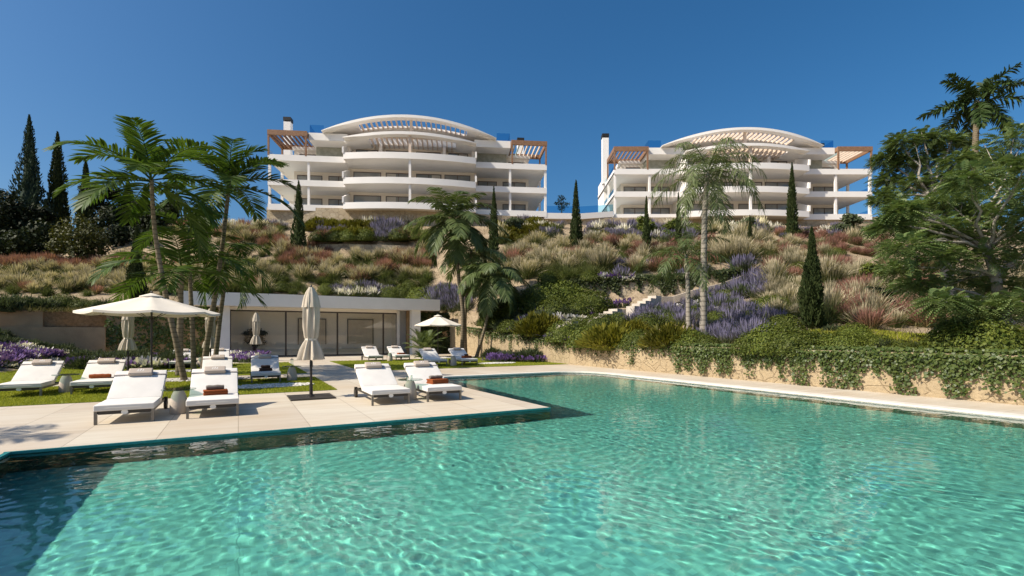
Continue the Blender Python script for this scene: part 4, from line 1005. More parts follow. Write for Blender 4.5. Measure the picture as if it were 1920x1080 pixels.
p = foot(1522, 21.); cypress('large near cypress behind the ivy wall right of the lavender', p, 1.6+(HV-425)*21/F-p[2], .98, G_cyp, 8000, seed=4, sz=.15)
p = foot(256, 36); cypress('dark narrow cypress column behind the tall left palm', p, 1.6+(HV-420)*36/F-p[2], 1.25, G_cyp, 4000, seed=6, sz=.2)
for u, vt, wpx, Z, lab, lf, lo in ((55, 214, 62, 64, 'tall blue-green conifer furthest left against the sky', G_con, .3), (108, 246, 46, 66, 'dense dark cypress second from the left against the sky', G_cyp, .12), (161, 300, 34, 66, 'dark cypress tip rising above the dark trees on the left', G_cyp, .12), (240, 335, 40, 68, 'blue-green conifer seen through the fronds of the tall left palm', G_con, .25), (272, 345, 26, 68, 'narrow blue-green conifer behind the left palms', G_con, .25)):
    p = foot(u, Z); cypress(lab, p, 1.6+(HV-vt)*Z/F-p[2], wpx*Z/F, lf, 5000 if u == 55 else 3800, seed=u, loose=lo, name='conifer_tree' if lf is G_con else 'cypress_tree', sz=.48)

def crown_cloud(nb, c, r, n, size, flat=.7, asp=.55, mi=0, up=.5):
    """leaf clump: leaves through an ellipsoid shell round c"""
    d = unit(rng.normal(size=(n, 3))); rr = r*rng.uniform(.35, 1., n)**.6*(1+.18*np.sin(d[:, 0]*5+c[0]*3)*np.sin(d[:, 1]*6+c[2]*2)+.12*rng.normal(size=n))
    p = d*rr[:, None]*np.array([1, 1, flat])+np.asarray(c)
    V_, F_, T_ = leaves(p, d+np.array([0, 0, up]), size*rng.uniform(.6, 1.3, n), asp, .7); nb.add(V_, F_, T_, mi)
def spray_cloud(nb, c, r, n, L, flat=.5, npair=7, mi=0):
    """feathery clump: arching pinnate leaves fanned out round c"""
    d = unit(rng.normal(size=(n, 3))*np.array([1, 1, .75])+np.array([0, 0, .25])); rr = r*rng.uniform(.15, .85, n)
    p0 = d*rr[:, None]*np.array([1, 1, flat])+np.asarray(c)
    dd = unit(d*np.array([1, 1, .35])+rng.normal(0, .35, (n, 3))); side = unit(np.cross(dd, np.array([0, 0, 1.])+rng.normal(0, .25, (n, 3))))
    Ls = L*rng.uniform(.7, 1.3, n); q = np.linspace(.08, 1, npair)
    P = p0[:, None]+dd[:, None]*(Ls[:, None]*q)[:, :, None]; P[:, :, 2] -= .35*Ls[:, None]*q**2
    for sg in (1, -1):
        l = .38*L*np.sin(np.pi*(.18+.72*q))
        d2 = unit(side*sg+.55*dd)[:, None]+np.zeros((1, npair, 1))
        V_, F_, T_ = strips(P.reshape(-1, 3), d2.reshape(-1, 3).copy(), np.repeat(dd, npair, 0), np.tile(l, n), L*.13, [.5, 1, .1], .25); nb.add(V_, F_, T_, mi)
def limb(m, a, b, r0, r1, wob=.12, n=6):
    a, b = Vector(a), Vector(b); L = (b-a).length; ps = []
    for i in range(n+1):
        t = i/n; p = a.lerp(b, t); j = math.sin(t*math.pi)*wob*L
        ps.append(p+Vector((random.uniform(-1, 1)*j*.4, random.uniform(-1, 1)*j*.4, j*.5)))
    m.tube(ps, [r0+(r1-r0)*i/n for i in range(n+1)], 8, False); return ps
def tree(label, base, clusters, leaf, barkm, trunk_r, fork, style, n, size, name='broadleaf_tree', cat='tree', group=None, seed=1, flat=.6, twigs=0):
    """clusters: world centre and radius of every clump in the crown; fork: points up the trunk where limbs leave"""
    global rng
    rng = np.random.default_rng(seed); random.seed(seed)
    b = Vector(base); T_ = empty(name, b, 0, label, cat, group); m = MB()
    fk = [Vector(f)-b for f in fork]; m.tube([Vector((0, 0, -.4))]+fk, [trunk_r*1.25]+[trunk_r*(1-.4*i/max(1, len(fk))) for i in range(len(fk))], 12)
    nb = NB()
    for c, r in clusters:
        c = Vector(c)-b; s = min(fk, key=lambda f: (f-c).length+max(0, f.z-c.z)*1.5)
        ps = limb(m, s, c, trunk_r*.34, trunk_r*.07, .12)
        for k in range(twigs):
            q = ps[3+k % 3]; limb(m, q, c+Vector((random.uniform(-1, 1)*r*.8, random.uniform(-1, 1)*r*.8, random.uniform(-.3, .4)*r)), trunk_r*.12, trunk_r*.03, .1, 4)
        if style == 'spray': spray_cloud(nb, c, r, n, size, flat)
        else: crown_cloud(nb, c, r, n, size, flat)
    m.build('trunk', barkm, T_, smooth=True); link('crown', nb.mesh('crown'), leaf, T_); return T_
def cl(Z, lst, zj=1., seed=0):
    r_ = random.Random(seed); out = []
    for u, v, r in lst:
        Zq = Z+r_.uniform(-1, 1)*zj; out.append((at(u, v, Zq), r*Zq/F))
    return out
# the big feathery tree at the right edge and the one behind it
B_ = foot(1912, 14.6)
front = cl(14.4, [(1900,262,46),(1878,312,36),(1920,318,46),(1815,338,42),(1880,360,50),(1775,378,42),(1835,402,50),(1925,410,52),(1740,425,44),(1790,440,46),(1885,446,52),(1700,462,38),(1840,482,50),(1755,485,44),(1925,492,48),(1680,505,30),(1800,528,46),(1880,540,46),(1720,535,34),(1840,578,40),(1930,570,44),(1765,570,34),(1668,425,30),(1690,395,26),(1950,360,50),(1965,450,50),(1850,620,34),(1800,608,30)], 1.7, 2); front = [(c, r*1.2) for c, r in front]
tree('large feathery green tree with pale limbs filling the right edge', B_, front, G_tree, B_white, .15, [tp(1893, 610, 14.6), tp(1872, 570, 14.5), tp(1868, 520, 14.4), tp(1850, 470, 14.4)], 'spray', 210, .31, seed=4, twigs=2)
B_ = foot(1790, 25)
back = cl(25, [(1690,268,28),(1735,262,30),(1780,268,30),(1660,300,26),(1700,305,32),(1745,300,34),(1795,305,34),(1830,300,28),(1665,338,28),(1715,345,34),(1765,345,36),(1810,345,34),(1655,372,22),(1690,385,30),(1735,392,34),(1785,390,34),(1675,415,24),(1720,435,30),(1770,435,32),(1830,400,30)], 2., 5)
tree('rounded green tree behind the big feathery one, right of the apartment block', B_, back, G_tree, B_white, .24, [tp(1785, 560, 25), tp(1770, 480, 25), tp(1755, 420, 25), tp(1745, 370, 25)], 'spray', 270, .38, seed=9, flat=.75, twigs=2)
# dark trees on the ridge at the left
ridge = [(12, 395, 48, 56), (62, 425, 40, 57), (30, 455, 45, 52), (95, 455, 42, 54), (190, 375, 34, 60), (205, 425, 42, 57), (250, 400, 36, 62), (290, 425, 34, 60), (240, 455, 38, 55), (310, 400, 26, 64), (-25, 420, 50, 55), (345, 425, 30, 62)]
labs = ['dark bushy tree at the left picture edge on the ridge', 'dark tree below the dense dark cypress', 'low dark tree at the left edge above the red grass', 'dark tree between the left edge and the olive-green bush', 'dark tree against the sky right of the dark cypress tip', 'dark tree just right of the olive-green bush', 'dark tree behind the tall left palm crown', 'dark tree behind the left palm trunks', 'low dark tree behind the tall left palm trunk', 'small dark tree beneath the second conifer behind the palms', 'dark tree half outside the left picture edge', 'dark tree left of the second tall palm']
for i, ((u, v, r, Z), lab) in enumerate(zip(ridge, labs)):
    base = foot(u, Z); r_ = random.Random(i); cs = []
    for k in range(9): cs.append((u+r_.uniform(-.75, .75)*r, v+r_.uniform(-.6, .9)*r, r*r_.uniform(.38, .6)))
    tree(lab, base, cl(Z, cs, 1.5, i), G_dark, B_dark, .22, [at(u, v+r*.9, Z), at(u, v+r*.2, Z)], 'leaf', 330, .42, seed=30+i, flat=.8)
base = foot(146, 50); cs = [(146, 425, 26), (120, 440, 24), (172, 440, 24), (130, 460, 24), (165, 462, 24), (146, 448, 28), (108, 462, 18), (186, 465, 18), (150, 475, 22)]
tree('olive-green bushy tree standing in front of the dark ridge trees', base, cl(50, cs, .8, 3), G_olive, B_dark, .15, [at(146, 478, 50), at(146, 455, 50)], 'leaf', 420, .3, seed=77, flat=.85)
base = (at(1053, 400, 68)); cs = [(1053, 372, 9), (1047, 381, 8), (1060, 383, 9), (1053, 390, 8)]
tree('small olive tree on the terrace between the two apartment blocks', base, cl(68, cs, .3, 3), G_rose, B_white, .1, [at(1053, 393, 68), at(1053, 384, 68)], 'leaf', 120, .22, seed=78)
for u, v, r, lab, lf in ((1625, 515, 30, 'small dark bushy tree left of the big feathery tree', G_ball), (1655, 560, 32, 'dark bush under the left branches of the big feathery tree', G_dark), (1215, 424, 26, 'dark green bushy shrub tree below the right block left wing', G_ball), (1591, 421, 28, 'rounded grey-green shrub tree under the right apartment block', G_rose), (1402, 424, 22, 'pale grey-green shrub below the middle of the right block', G_rose), (963, 424, 22, 'grey-green shrub under the right wing of the left block', G_rose), (1258, 425, 20, 'green shrub in front of the stone wall left of the pale palm', G_ball)):
    p = hillpt(u, v+r*.8); Z = p[1]; r_ = random.Random(u)
    cs = [(u+r_.uniform(-.6, .6)*r, v+r_.uniform(-.55, .6)*r, r*r_.uniform(.4, .6)) for k in range(8)]
    tree(lab, p, cl(Z, cs, r*Z/F*.5, u), lf, B_dark, .07, [at(u, v+r*.6, Z), at(u, v+r*.2, Z)], 'leaf', 260, .20*Z/45+.05, seed=u, name='shrub_tree', cat='shrub')
# ------------------------------------------------------------------ small plants: prototypes (mesh data shared by all copies)
rng = np.random.default_rng(42)
def tuft(n, L, r0, lean, droop, wd, prof, jl=.25):
    az = rng.random(n)*6.283; th = np.abs(rng.normal(0, lean, n)); rr = r0*np.sqrt(rng.random(n))
    d = np.stack([np.sin(th)*np.cos(az), np.sin(th)*np.sin(az), np.cos(th)], 1)
    az2 = az+rng.normal(0, .7, n); p = np.stack([rr*np.cos(az2), rr*np.sin(az2), np.full(n, -.04)], 1)
    wv = unit(np.stack([-np.sin(az), np.cos(az), np.zeros(n)], 1)+rng.normal(0, .5, (n, 3)))
    return strips(p, d, wv, L*rng.uniform(1-jl, 1+jl, n), wd, prof, droop*rng.uniform(.5, 1.5, n))
def merge(name, *parts):
    nb = NB()
    for q in parts: nb.add(*q)
    return nb.mesh(name)
P = {}
P['beige'] = [merge('feather_grass', (*tuft(230, .85, .25, .42, .30, .018, [1, .9, .7, .4]), 1), (*tuft(260, 1.3, .22, .33, .24, .034, [.25, .25, .25, .6, 1, .7, .1]), 0)) for k in range(3)]
P['green'] = [merge('fountain_grass', (*tuft(330, 1.0, .2, .55, .42, .024, [1, 1, .8, .5, .1]), 0)) for k in range(3)]
P['red'] = [merge('red_grass', (*tuft(160, .6, .25, .5, .25, .016, [1, .9, .5]), 0), (*tuft(330, 1.0, .3, .42, .15, .030, [.15, .25, .7, 1, .6, .15]), 0)) for k in range(3)]
P['lav'] = [merge('lavender', (*tuft(150, .5, .38, .55, .2, .03, [.8, 1, .5]), 1), (*tuft(115, .85, .38, .42, .06, .048, [.16, .16, .16, .8, 1, .8, .2]), 0)) for k in range(3)]
P['white'] = [merge('white_flowers', (*tuft(140, .5, .38, .55, .2, .035, [.8, 1, .5]), 1), (*tuft(110, .85, .38, .45, .1, .07, [.1, .1, .1, .7, 1, .3]), 0)) for k in range(2)]
P['cream'] = [merge('cream_spikes', (*tuft(120, .5, .35, .5, .2, .04, [.8, 1, .5]), 1), (*tuft(60, 1.1, .3, .25, .03, .10, [.15, .15, .8, 1, .8, .3]), 0)) for k in range(2)]
def dome(name, n, size, lumps, asp=.5, hgt=.8, core=True, jit=.55):
    nb = NB(); az = rng.random(n)*6.283; ct = rng.uniform(-.15, 1, n); st = np.sqrt(1-ct**2)
    d = np.stack([st*np.cos(az), st*np.sin(az), ct], 1)
    ph = rng.random(6)*6; lob = 1+lumps*(np.sin(4*az+ph[0]+3*ct)*np.sin(4*ct*2+ph[1])+.6*np.sin(9*az+ph[2])*np.sin(7*ct+ph[3]))
    p = d*(lob*rng.uniform(.80, 1.02, n))[:, None]*np.array([1, 1, hgt])
    p[:, 2] = np.maximum(p[:, 2], -.1)+.1
    V_, F_, T_ = leaves(p, d+np.array([0, 0, .35]), size*rng.uniform(.7, 1.4, n), asp, jit); nb.add(V_, F_, T_)
    if core:
        m = MB(); m.lathe([(.70*math.cos(t), .1+.70*hgt*math.sin(t)) for t in np.linspace(-.2, 1.5, 7)], 12); nb.mb(m)
    return nb.mesh(name)
P['ball'] = [dome('clipped_shrub', 2600, .085, .05) for k in range(3)]
def sprig_bush(name, n, L, wd, droop=.1):
    az = rng.random(n)*6.283; ct = rng.uniform(0, 1, n); st = np.sqrt(1-ct**2); d0 = np.stack([st*np.cos(az), st*np.sin(az), ct], 1)
    lob = 1+.16*np.sin(5*az+4*ct)+.1*np.sin(11*az); p = d0*(lob*rng.uniform(.5, .86, n))[:, None]*np.array([1, 1, .8])+np.array([0, 0, .08])
    d = unit(d0+np.array([0, 0, .7])+rng.normal(0, .3, (n, 3))); wv = unit(np.cross(d, rng.normal(size=(n, 3))))
    nb = NB(); nb.add(*strips(p, d, wv, L*rng.uniform(.7, 1.3, n), wd, [.5, 1, .9, .1], droop))
    m = MB(); m.lathe([(.62*math.cos(t), .05+.5*math.sin(t)) for t in np.linspace(-.1, 1.5, 7)], 12); nb.mb(m); return nb.mesh(name)
P['yellow'] = [sprig_bush('yellow_green_shrub', 2600, .22, .055) for k in range(3)]
P['rosemary'] = [sprig_bush('rosemary_shrub', 1700, .3, .04) for k in range(2)]
def flowers(name):
    return merge(name, (*tuft(160, .3, .42, .6, .25, .04, [.8, 1, .4]), 2), (*tuft(110, .42, .40, .5, .12, .085, [.08, .08, .08, .95, .8]), 0))
P['purple'] = [flowers('purple_flowers') for k in range(3)]
P['wpurple'] = [flowers('white_bedding_flowers') for k in range(2)]
def fan(name):
    nb = NB()
    for i in range(22): frond(nb, np.array([0, 0, .25]), i*2.4, R(80-62*(i/22)), .7, rng.uniform(.95, 1.25), 20, .33, .035, .05, .35, 0, 0, .9)
    return nb.mesh(name)
P['fan'] = [fan('dwarf_palm')]
MATS = {'beige': [G_beige, G_green], 'green': [G_green], 'red': [G_red], 'lav': [G_lav, G_rose], 'white': [G_wht, G_rose], 'cream': [G_crm, G_rose], 'ball': [G_ball], 'yellow': [G_yel], 'rosemary': [G_rose], 'purple': [G_pur, G_pur, G_rose], 'wpurple': [G_wpet, G_wpet, G_rose], 'fan': [G_palm3]}
for k_, l_ in P.items():
    for me in l_:
        for m_ in MATS[k_]: me.materials.append(m_)
INFO = {'beige': ('feather_grass', 'feathery beige ornamental grass clump', 'ornamental grass'), 'green': ('fountain_grass', 'arching green fountain grass clump', 'ornamental grass'), 'red': ('red_grass', 'reddish ornamental grass clump', 'ornamental grass'),
        'lav': ('lavender', 'purple lavender clump', 'lavender'), 'white': ('white_flower_plant', 'white flowering plant', 'flowers'), 'cream': ('cream_flower_plant', 'plant with cream flower spikes', 'flowers'), 'ball': ('round_shrub', 'rounded dark green shrub', 'shrub'), 'yellow': ('yellow_green_shrub', 'yellow-green shrub', 'shrub'),
        'rosemary': ('rosemary_shrub', 'grey-green rosemary-like shrub', 'shrub'), 'purple': ('purple_flower_plant', 'low purple flowering plant', 'flowers'), 'wpurple': ('white_bedding_plant', 'low white flowering plant', 'flowers'), 'fan': ('dwarf_palm', 'low dwarf palm', 'palm')}
CNT = {}; QUEUE = {}
KEEP_OUT = [((1036,616),(1068,603)),((1100,606),(1152,582)),((1152,582),(1178,582)),((1174,582),(1228,558)),((1228,558),(1300,546)),((1300,546),(1385,522)),((1385,522),(1436,486))]
def blocked(p, tall=20):
    u = 960+F*p[0]/p[1]; v = HV-F*(p[2]-H)/p[1]
    for (u0, v0), (u1, v1) in KEEP_OUT:
        if u0-4 <= u <= u1+4:
            vv = v0+(v1-v0)*(u-u0)/(u1-u0)
            if -4 < v-vv < tall: return True
    return False
def put(kind, xyz, s, where, rz=None, sz=None, label=None):
    s = float(s)*(.62 if kind == 'rosemary' and s > .5 else 1)*(rng.uniform(.72, 1.15) if kind in ('lav', 'beige', 'red', 'green') else 1)
    if kind not in ('ball', 'yellow', 'fan') and blocked(xyz): return
    QUEUE.setdefault(kind, []).append((s/xyz[1], xyz, (s*rng.uniform(.9, 1.1), s*rng.uniform(.9, 1.1), s*(sz or rng.uniform(.88, 1.12))), (rng.normal(0, .05), rng.normal(0, .05), rng.random()*6.283 if rz is None else rz), rng.integers(len(P[kind])), where, label))
MASS_LABEL = {'beige': 'more distant feathery beige grasses massed high on the slope', 'lav': 'more distant lavender massed on the slope', 'red': 'more distant reddish grasses massed on the slope', 'green': 'more distant green grasses massed on the slope'}
def plant_all(limit=285):
    for kind, lst in QUEUE.items():
        nm, lab, cat = INFO[kind]; lst.sort(key=lambda q: -q[0])
        for _, xyz, sc, ro, k, where, label in lst[:limit]:
            o = bpy.data.objects.new(nm, P[kind][k]); COL.objects.link(o); o.location = xyz; o.scale = sc; o.rotation_euler = ro
            tag(o, label or (lab+' '+where), cat, lab.split(' clump')[0]+'s '+where, 'thing'); CNT[kind] = CNT.get(kind, 0)+1
        rest = lst[limit:]
        if rest:                                   # the smallest in the picture, as one mass
            nb = NB()
            for _, xyz, sc, ro, k, where, label in rest:
                me = P[kind][k]; n = len(me.vertices); co = np.empty(n*3, np.float32); me.vertices.foreach_get('co', co); m = len(me.polygons)
                li = np.empty(m*4, np.int32); me.loops.foreach_get('vertex_index', li); t = np.empty(n, np.float32); me.attributes['t'].data.foreach_get('value', t); mi = np.empty(m, np.int32); me.polygons.foreach_get('material_index', mi)
                Mx = np.array(Matrix.LocRotScale(Vector(xyz), Euler(ro), Vector(sc))); V_ = co.reshape(-1, 3) @ Mx[:3, :3].T+Mx[:3, 3]
                nb.V.append(V_); nb.F.append(li.reshape(-1, 4)+nb.n); nb.T.append(t); nb.M.append(mi); nb.n += n
            tag(link(nm+'_mass', nb.mesh(nm+'_mass'), MATS[kind]), MASS_LABEL.get(kind, lab+' mass'), cat, kind='stuff')
def zone(where, u0, v0, u1, v1, mix, n, s=(.8, 1.2)):
    """n plants rooted on the slope inside a photo-pixel rectangle; mix = {kind: weight}"""
    ks = list(mix); ws = np.array([mix[k] for k in ks], float); ws /= ws.sum()
    m = int(n*1.0); g = max(1, int(math.sqrt(m*(u1-u0)/max(1, (v1-v0)*2.2))))
    uu = []; vv = []
    rows = max(1, round(m/g))
    for j in range(rows):
        for i in range(g):
            uu.append(u0+(u1-u0)*(i+rng.random())/g); vv.append(v0+(v1-v0)*(j+rng.random())/rows)
    pts = onhill(uu, vv)
    for p in pts:
        if np.isnan(p[0]): continue
        k = ks[rng.choice(len(ks), p=ws)]; put(k, (p[0], p[1], p[2]-.03), rng.uniform(*s), where)
def balls(kind, where, lst, k=.95):
    pts = onhill([q[0] for q in lst], [q[1]+q[2]*.55 for q in lst])
    for q, p in zip(lst, pts):
        if np.isnan(p[0]) and q[0] > 980:            # hidden foot: stands just behind the pool wall
            Z = (16.5+.02*q[2])/(CA*(q[0]-960)/F+SA); p = np.array(foot(q[0], Z))
        if not np.isnan(p[0]): put(kind, (p[0], p[1], p[2]-.1), q[2]*p[1]/F*k*1.18, where, sz=1.12 if kind == 'ball' else None)
# --- left slope
w_ = 'below the dark ridge trees'
zone(w_, -20, 492, 240, 506, {'red': 1}, 34, (.9, 1.3)); zone(w_, 230, 488, 450, 505, {'red': .5, 'beige': .5}, 30, (.9, 1.3))
zone(w_, -20, 505, 520, 556, {'green': .42, 'beige': .42, 'red': .06}, 150, (.85, 1.35))
zone('on the far left of the slope', -300, 492, -20, 556, {'green': .45, 'beige': .35, 'red': .2}, 80, (1., 1.4)); zone('on the far right of the slope', 1920, 500, 2080, 610, {'green': .5, 'beige': .3, 'red': .2}, 30, (1., 1.4))
w_ = 'along the top of the left garden wall'
balls('rosemary', w_, [(12,568,26),(45,566,25),(78,568,25),(200,572,22),(228,574,20),(-10,566,25)], 1.5); balls('ball', w_, [(30,568,17),(62,568,17),(98,568,18),(215,573,15),(245,572,15),(275,570,16)], 1.1); balls('ball', w_, [(122,566,22),(152,570,17),(178,571,15)], 1.1)
w_ = 'below the left apartment block'
zone(w_, 430, 404, 535, 436, {'white': .5, 'lav': .35, 'red': .1}, 34, (.9, 1.3)); zone(w_, 425, 440, 530, 468, {'red': .5, 'green': .5}, 22, (1., 1.4))
balls('yellow', w_, [(598,420,15),(622,421,14),(648,422,14),(672,423,15),(690,436,14),(640,437,16),(668,440,17),(585,425,13),(700,420,12)], 1.25); balls('ball', w_, [(600,447,15),(628,448,15),(655,449,16),(684,450,16),(750,449,17),(785,449,14),(770,434,14),(800,440,14)], 1.2)
zone(w_, 598, 425, 650, 441, {'lav': 1}, 10, (1., 1.3)); zone(w_, 700, 424, 752, 452, {'lav': 1}, 24, (1.1, 1.5)); zone(w_, 640, 407, 700, 420, {'cream': .7, 'white': .3}, 14, (1.2, 1.6)); zone(w_, 690, 408, 770, 424, {'white': 1}, 20, (1.1, 1.5))
w_ = 'between short wall and clubhouse roof'
zone(w_, 525, 472, 625, 505, {'red': .7, 'beige': .3}, 28, (1., 1.4)); zone(w_, 735, 468, 805, 505, {'red': .6, 'beige': .4}, 20, (1., 1.4))
zone(w_, 590, 485, 800, 532, {'beige': .42, 'green': .4, 'red': .18}, 62, (1., 1.45)); zone(w_, 420, 470, 590, 530, {'green': .45, 'beige': .35}, 36, (1., 1.4)); zone(w_, 420, 525, 810, 556, {'green': .8, 'beige': .2}, 44, (1.1, 1.6))
w_ = 'just above the right half of the clubhouse roof'
zone(w_, 630, 546, 735, 560, {'lav': .7, 'white': .3}, 22, (.9, 1.2)); zone(w_, 812, 552, 875, 585, {'lav': 1}, 34, (1.1, 1.5)); balls('ball', w_, [(730,553,18),(757,549,20),(788,553,20),(812,558,16),(770,557,18),(835,545,16)], 1.15)
balls('ball', 'at the foot of the stone wall under the left block', [(520,404,13),(548,405,12),(600,402,13),(640,400,14),(700,402,13),(800,404,14),(850,408,15),(900,410,13)], 1.2)
w_ = 'scattered among the grasses of the slope'
balls('ball', w_, [(470,495,16),(530,538,17),(612,540,16),(668,545,17),(705,495,13),(770,535,16),(905,470,18),(930,520,18),(1000,500,13),(1060,515,14),(1160,482,15),(1240,478,15),(1300,470,15),(1455,470,14),(1500,500,18),(1530,545,20),(1600,505,18),(1570,470,14),(1640,470,16),(1690,500,20),(1460,530,16)], 1.0)
zone('behind the second tall left palm', 330, 425, 525, 462, {'red': .35, 'green': .4, 'beige': .25}, 34, (1.1, 1.5))
# --- middle slope
w_ = 'between the two apartment blocks'
zone(w_, 930, 418, 1050, 448, {'white': .3, 'lav': .3, 'yellow': .25, 'cream': .15}, 34, (.95, 1.35)); balls('yellow', w_, [(955,446,16),(985,450,14),(1012,446,14),(1125,442,15),(1180,450,15),(1240,441,14),(1105,448,12)], 1.15); balls('ball', w_, [(940,440,14),(1035,432,15),(1300,430,16)], 1.15)
zone(w_, 1095, 425, 1300, 454, {'lav': .85, 'white': .15}, 62, (1., 1.4))
w_ = 'above the ivy topped wall'
zone(w_, 940, 456, 1140, 520, {'beige': .5, 'green': .36, 'red': .14}, 74, (1.05, 1.5)); zone(w_, 1130, 458, 1340, 515, {'beige': .36, 'red': .38, 'green': .26}, 62, (1., 1.45)); zone(w_, 950, 505, 1150, 527, {'green': .8, 'beige': .2}, 26, (1., 1.4)); zone(w_, 870, 480, 950, 560, {'green': .5, 'beige': .3, 'rosemary': .2}, 26, (1., 1.4)); zone(w_, 1140, 500, 1300, 512, {'lav': .5, 'red': .3, 'green': .2}, 16, (.9, 1.2))
w_ = 'between ivy wall and garden steps'
balls('ball', w_, [(1018,554,29),(1055,551,29),(1087,559,25),(1043,579,28),(1078,581,27),(1113,567,29),(1000,578,22),(1030,540,18),(985,560,22),(960,580,24),(1105,545,15)], 1.2)
zone(w_, 1130, 552, 1185, 592, {'purple': .6, 'wpurple': .2, 'lav': .2}, 26, (1., 1.5)); zone(w_, 980, 590, 1100, 612, {'wpurple': .45, 'purple': .35, 'rosemary': .2}, 40, (1., 1.5)); zone(w_, 905, 575, 1000, 640, {'rosemary': .55, 'ball': .2, 'purple': .25}, 30, (.8, 1.2))
w_ = 'near the foot of the steps'
balls('yellow', w_, [(1013,628,38),(1146,630,42),(1255,632,40),(1190,612,24)], 1.15); balls('ball', w_, [(1062,626,30),(1105,632,30),(1125,606,26),(1215,604,24),(1198,636,28),(1290,636,26),(1160,598,18)], 1.15); zone(w_, 930, 630, 1110, 655, {'purple': .45, 'rosemary': .35, 'wpurple': .2}, 30, (.9, 1.2))
w_ = 'in the broad drift behind the pool wall'
zone(w_, 1165, 588, 1300, 612, {'lav': .85, 'rosemary': .3}, 24, (.8, 1.1)); zone(w_, 1305, 612, 1435, 652, {'lav': .75, 'rosemary': .25}, 22, (.75, 1.0)); zone(w_, 1315, 572, 1455, 618, {'lav': .5, 'rosemary': .3, 'green': .2}, 28, (.85, 1.15)); zone(w_, 1375, 525, 1440, 562, {'lav': .85, 'rosemary': .15}, 24, (1., 1.35)); zone(w_, 1240, 555, 1385, 585, {'lav': .4, 'rosemary': .35, 'wpurple': .15}, 34, (.8, 1.1)); zone(w_, 1170, 566, 1240, 590, {'rosemary': .6, 'lav': .3}, 16, (.8, 1.))
balls('ball', w_, [(1405,598,22),(1345,598,20),(1325,640,20),(1385,632,20),(1300,585,18),(1255,598,17),(1085,606,16),(1163,590,13),(1330,560,16),(1447,572,26),(1472,562,22),(1470,606,26),(1447,636,40),(1486,638,38),(1420,645,30),(1425,570,18),(1360,552,14)], 1.15); balls('yellow', w_, [(1420,612,18),(1432,590,16)], 1.1)
# --- right slope
w_ = 'on the right slope above the pool'
zone(w_, 1340, 452, 1430, 498, {'beige': .8, 'green': .2}, 36, (1.2, 1.6)); zone(w_, 1330, 425, 1440, 445, {'cream': .5, 'white': .3, 'lav': .2}, 26, (1.1, 1.5)); zone(w_, 1430, 432, 1650, 448, {'lav': .35, 'white': .3, 'ball': .1, 'red': .25}, 34, (.9, 1.2)); zone(w_, 1420, 448, 1660, 484, {'red': .55, 'beige': .25, 'green': .2}, 56, (1., 1.4)); zone(w_, 1440, 480, 1570, 545, {'beige': .34, 'green': .46, 'red': .2}, 44, (1.1, 1.5))
zone(w_, 1440, 545, 1500, 600, {'beige': .55, 'green': .35, 'lav': .1}, 26, (.9, 1.25)); zone(w_, 1540, 500, 1640, 605, {'beige': .4, 'red': .35, 'green': .25}, 42, (1., 1.4)); zone(w_, 1630, 480, 1790, 608, {'red': .4, 'beige': .3, 'green': .3}, 40, (1., 1.4)); zone(w_, 1780, 520, 1920, 612, {'beige': .4, 'green': .45, 'red': .15}, 26, (1., 1.3))
zone('on the sandy ground above the right pool wall', 1540, 588, 1790, 618, {'green': .5, 'red': .25, 'beige': .25}, 24, (.9, 1.3))
w_ = 'along the top of the right pool wall'
balls('ball', w_, [(1530,640,28),(1568,642,27),(1605,640,28),(1645,645,24),(1690,650,20),(1740,652,16),(1500,646,30),(1775,640,34),(1815,640,46),(1850,640,50),(1890,640,42),(1585,644,30)], 1.2); balls('rosemary', w_, [(1545,632,24),(1585,637,24),(1625,640,22),(1665,646,20),(1560,612,20),(1720,648,16)], 1.2); balls('ball', w_, [(1792,620,32),(1830,612,34),(1862,630,30),(1890,638,26),(1812,642,28),(1600,620,20),(1850,600,30),(1785,590,26)], 1.2)
# --- flat beds, on the terrace level
def gzone(where, u0, v0, u1, v1, mix, n, s=(.8, 1.1), zf=None):
    ks = list(mix); ws = np.array([mix[k] for k in ks], float); ws /= ws.sum()
    for i in range(n):
        u, v = rng.uniform(u0, u1), rng.uniform(v0, v1); x, y = ground(u, v)
        put(ks[rng.choice(len(ks), p=ws)], (x, y, .0), rng.uniform(*s), where)
gzone('in the purple bed behind the left lawn loungers', 150, 676, 335, 693, {'purple': .62, 'wpurple': .18, 'rosemary': .2}, 60, (1., 1.35)); gzone('in the small bed in front of the clubhouse glass', 430, 672, 485, 680, {'wpurple': .55, 'purple': .45}, 20, (1.1, 1.5)); gzone('in the strip bed along the right wall foot', 925, 671, 1045, 679, {'purple': .7, 'wpurple': .1, 'rosemary': .2}, 60, (.9, 1.3))
for u, v, s, l in ((300, 668, 1.5, 'dwarf palm in front of the wall of climbing plants left of the clubhouse'), (268, 672, 1.2, 'dwarf palm behind the closed parasol on the left'), (795, 669, 1.55, 'spreading dwarf palm beside the white pillar right of the glass front'), (790, 676, .6, 'tiny dwarf palm at the foot of the spreading one')):
    x, y = ground(u, v); put('fan', (x, y, 0), s, '', label=l)
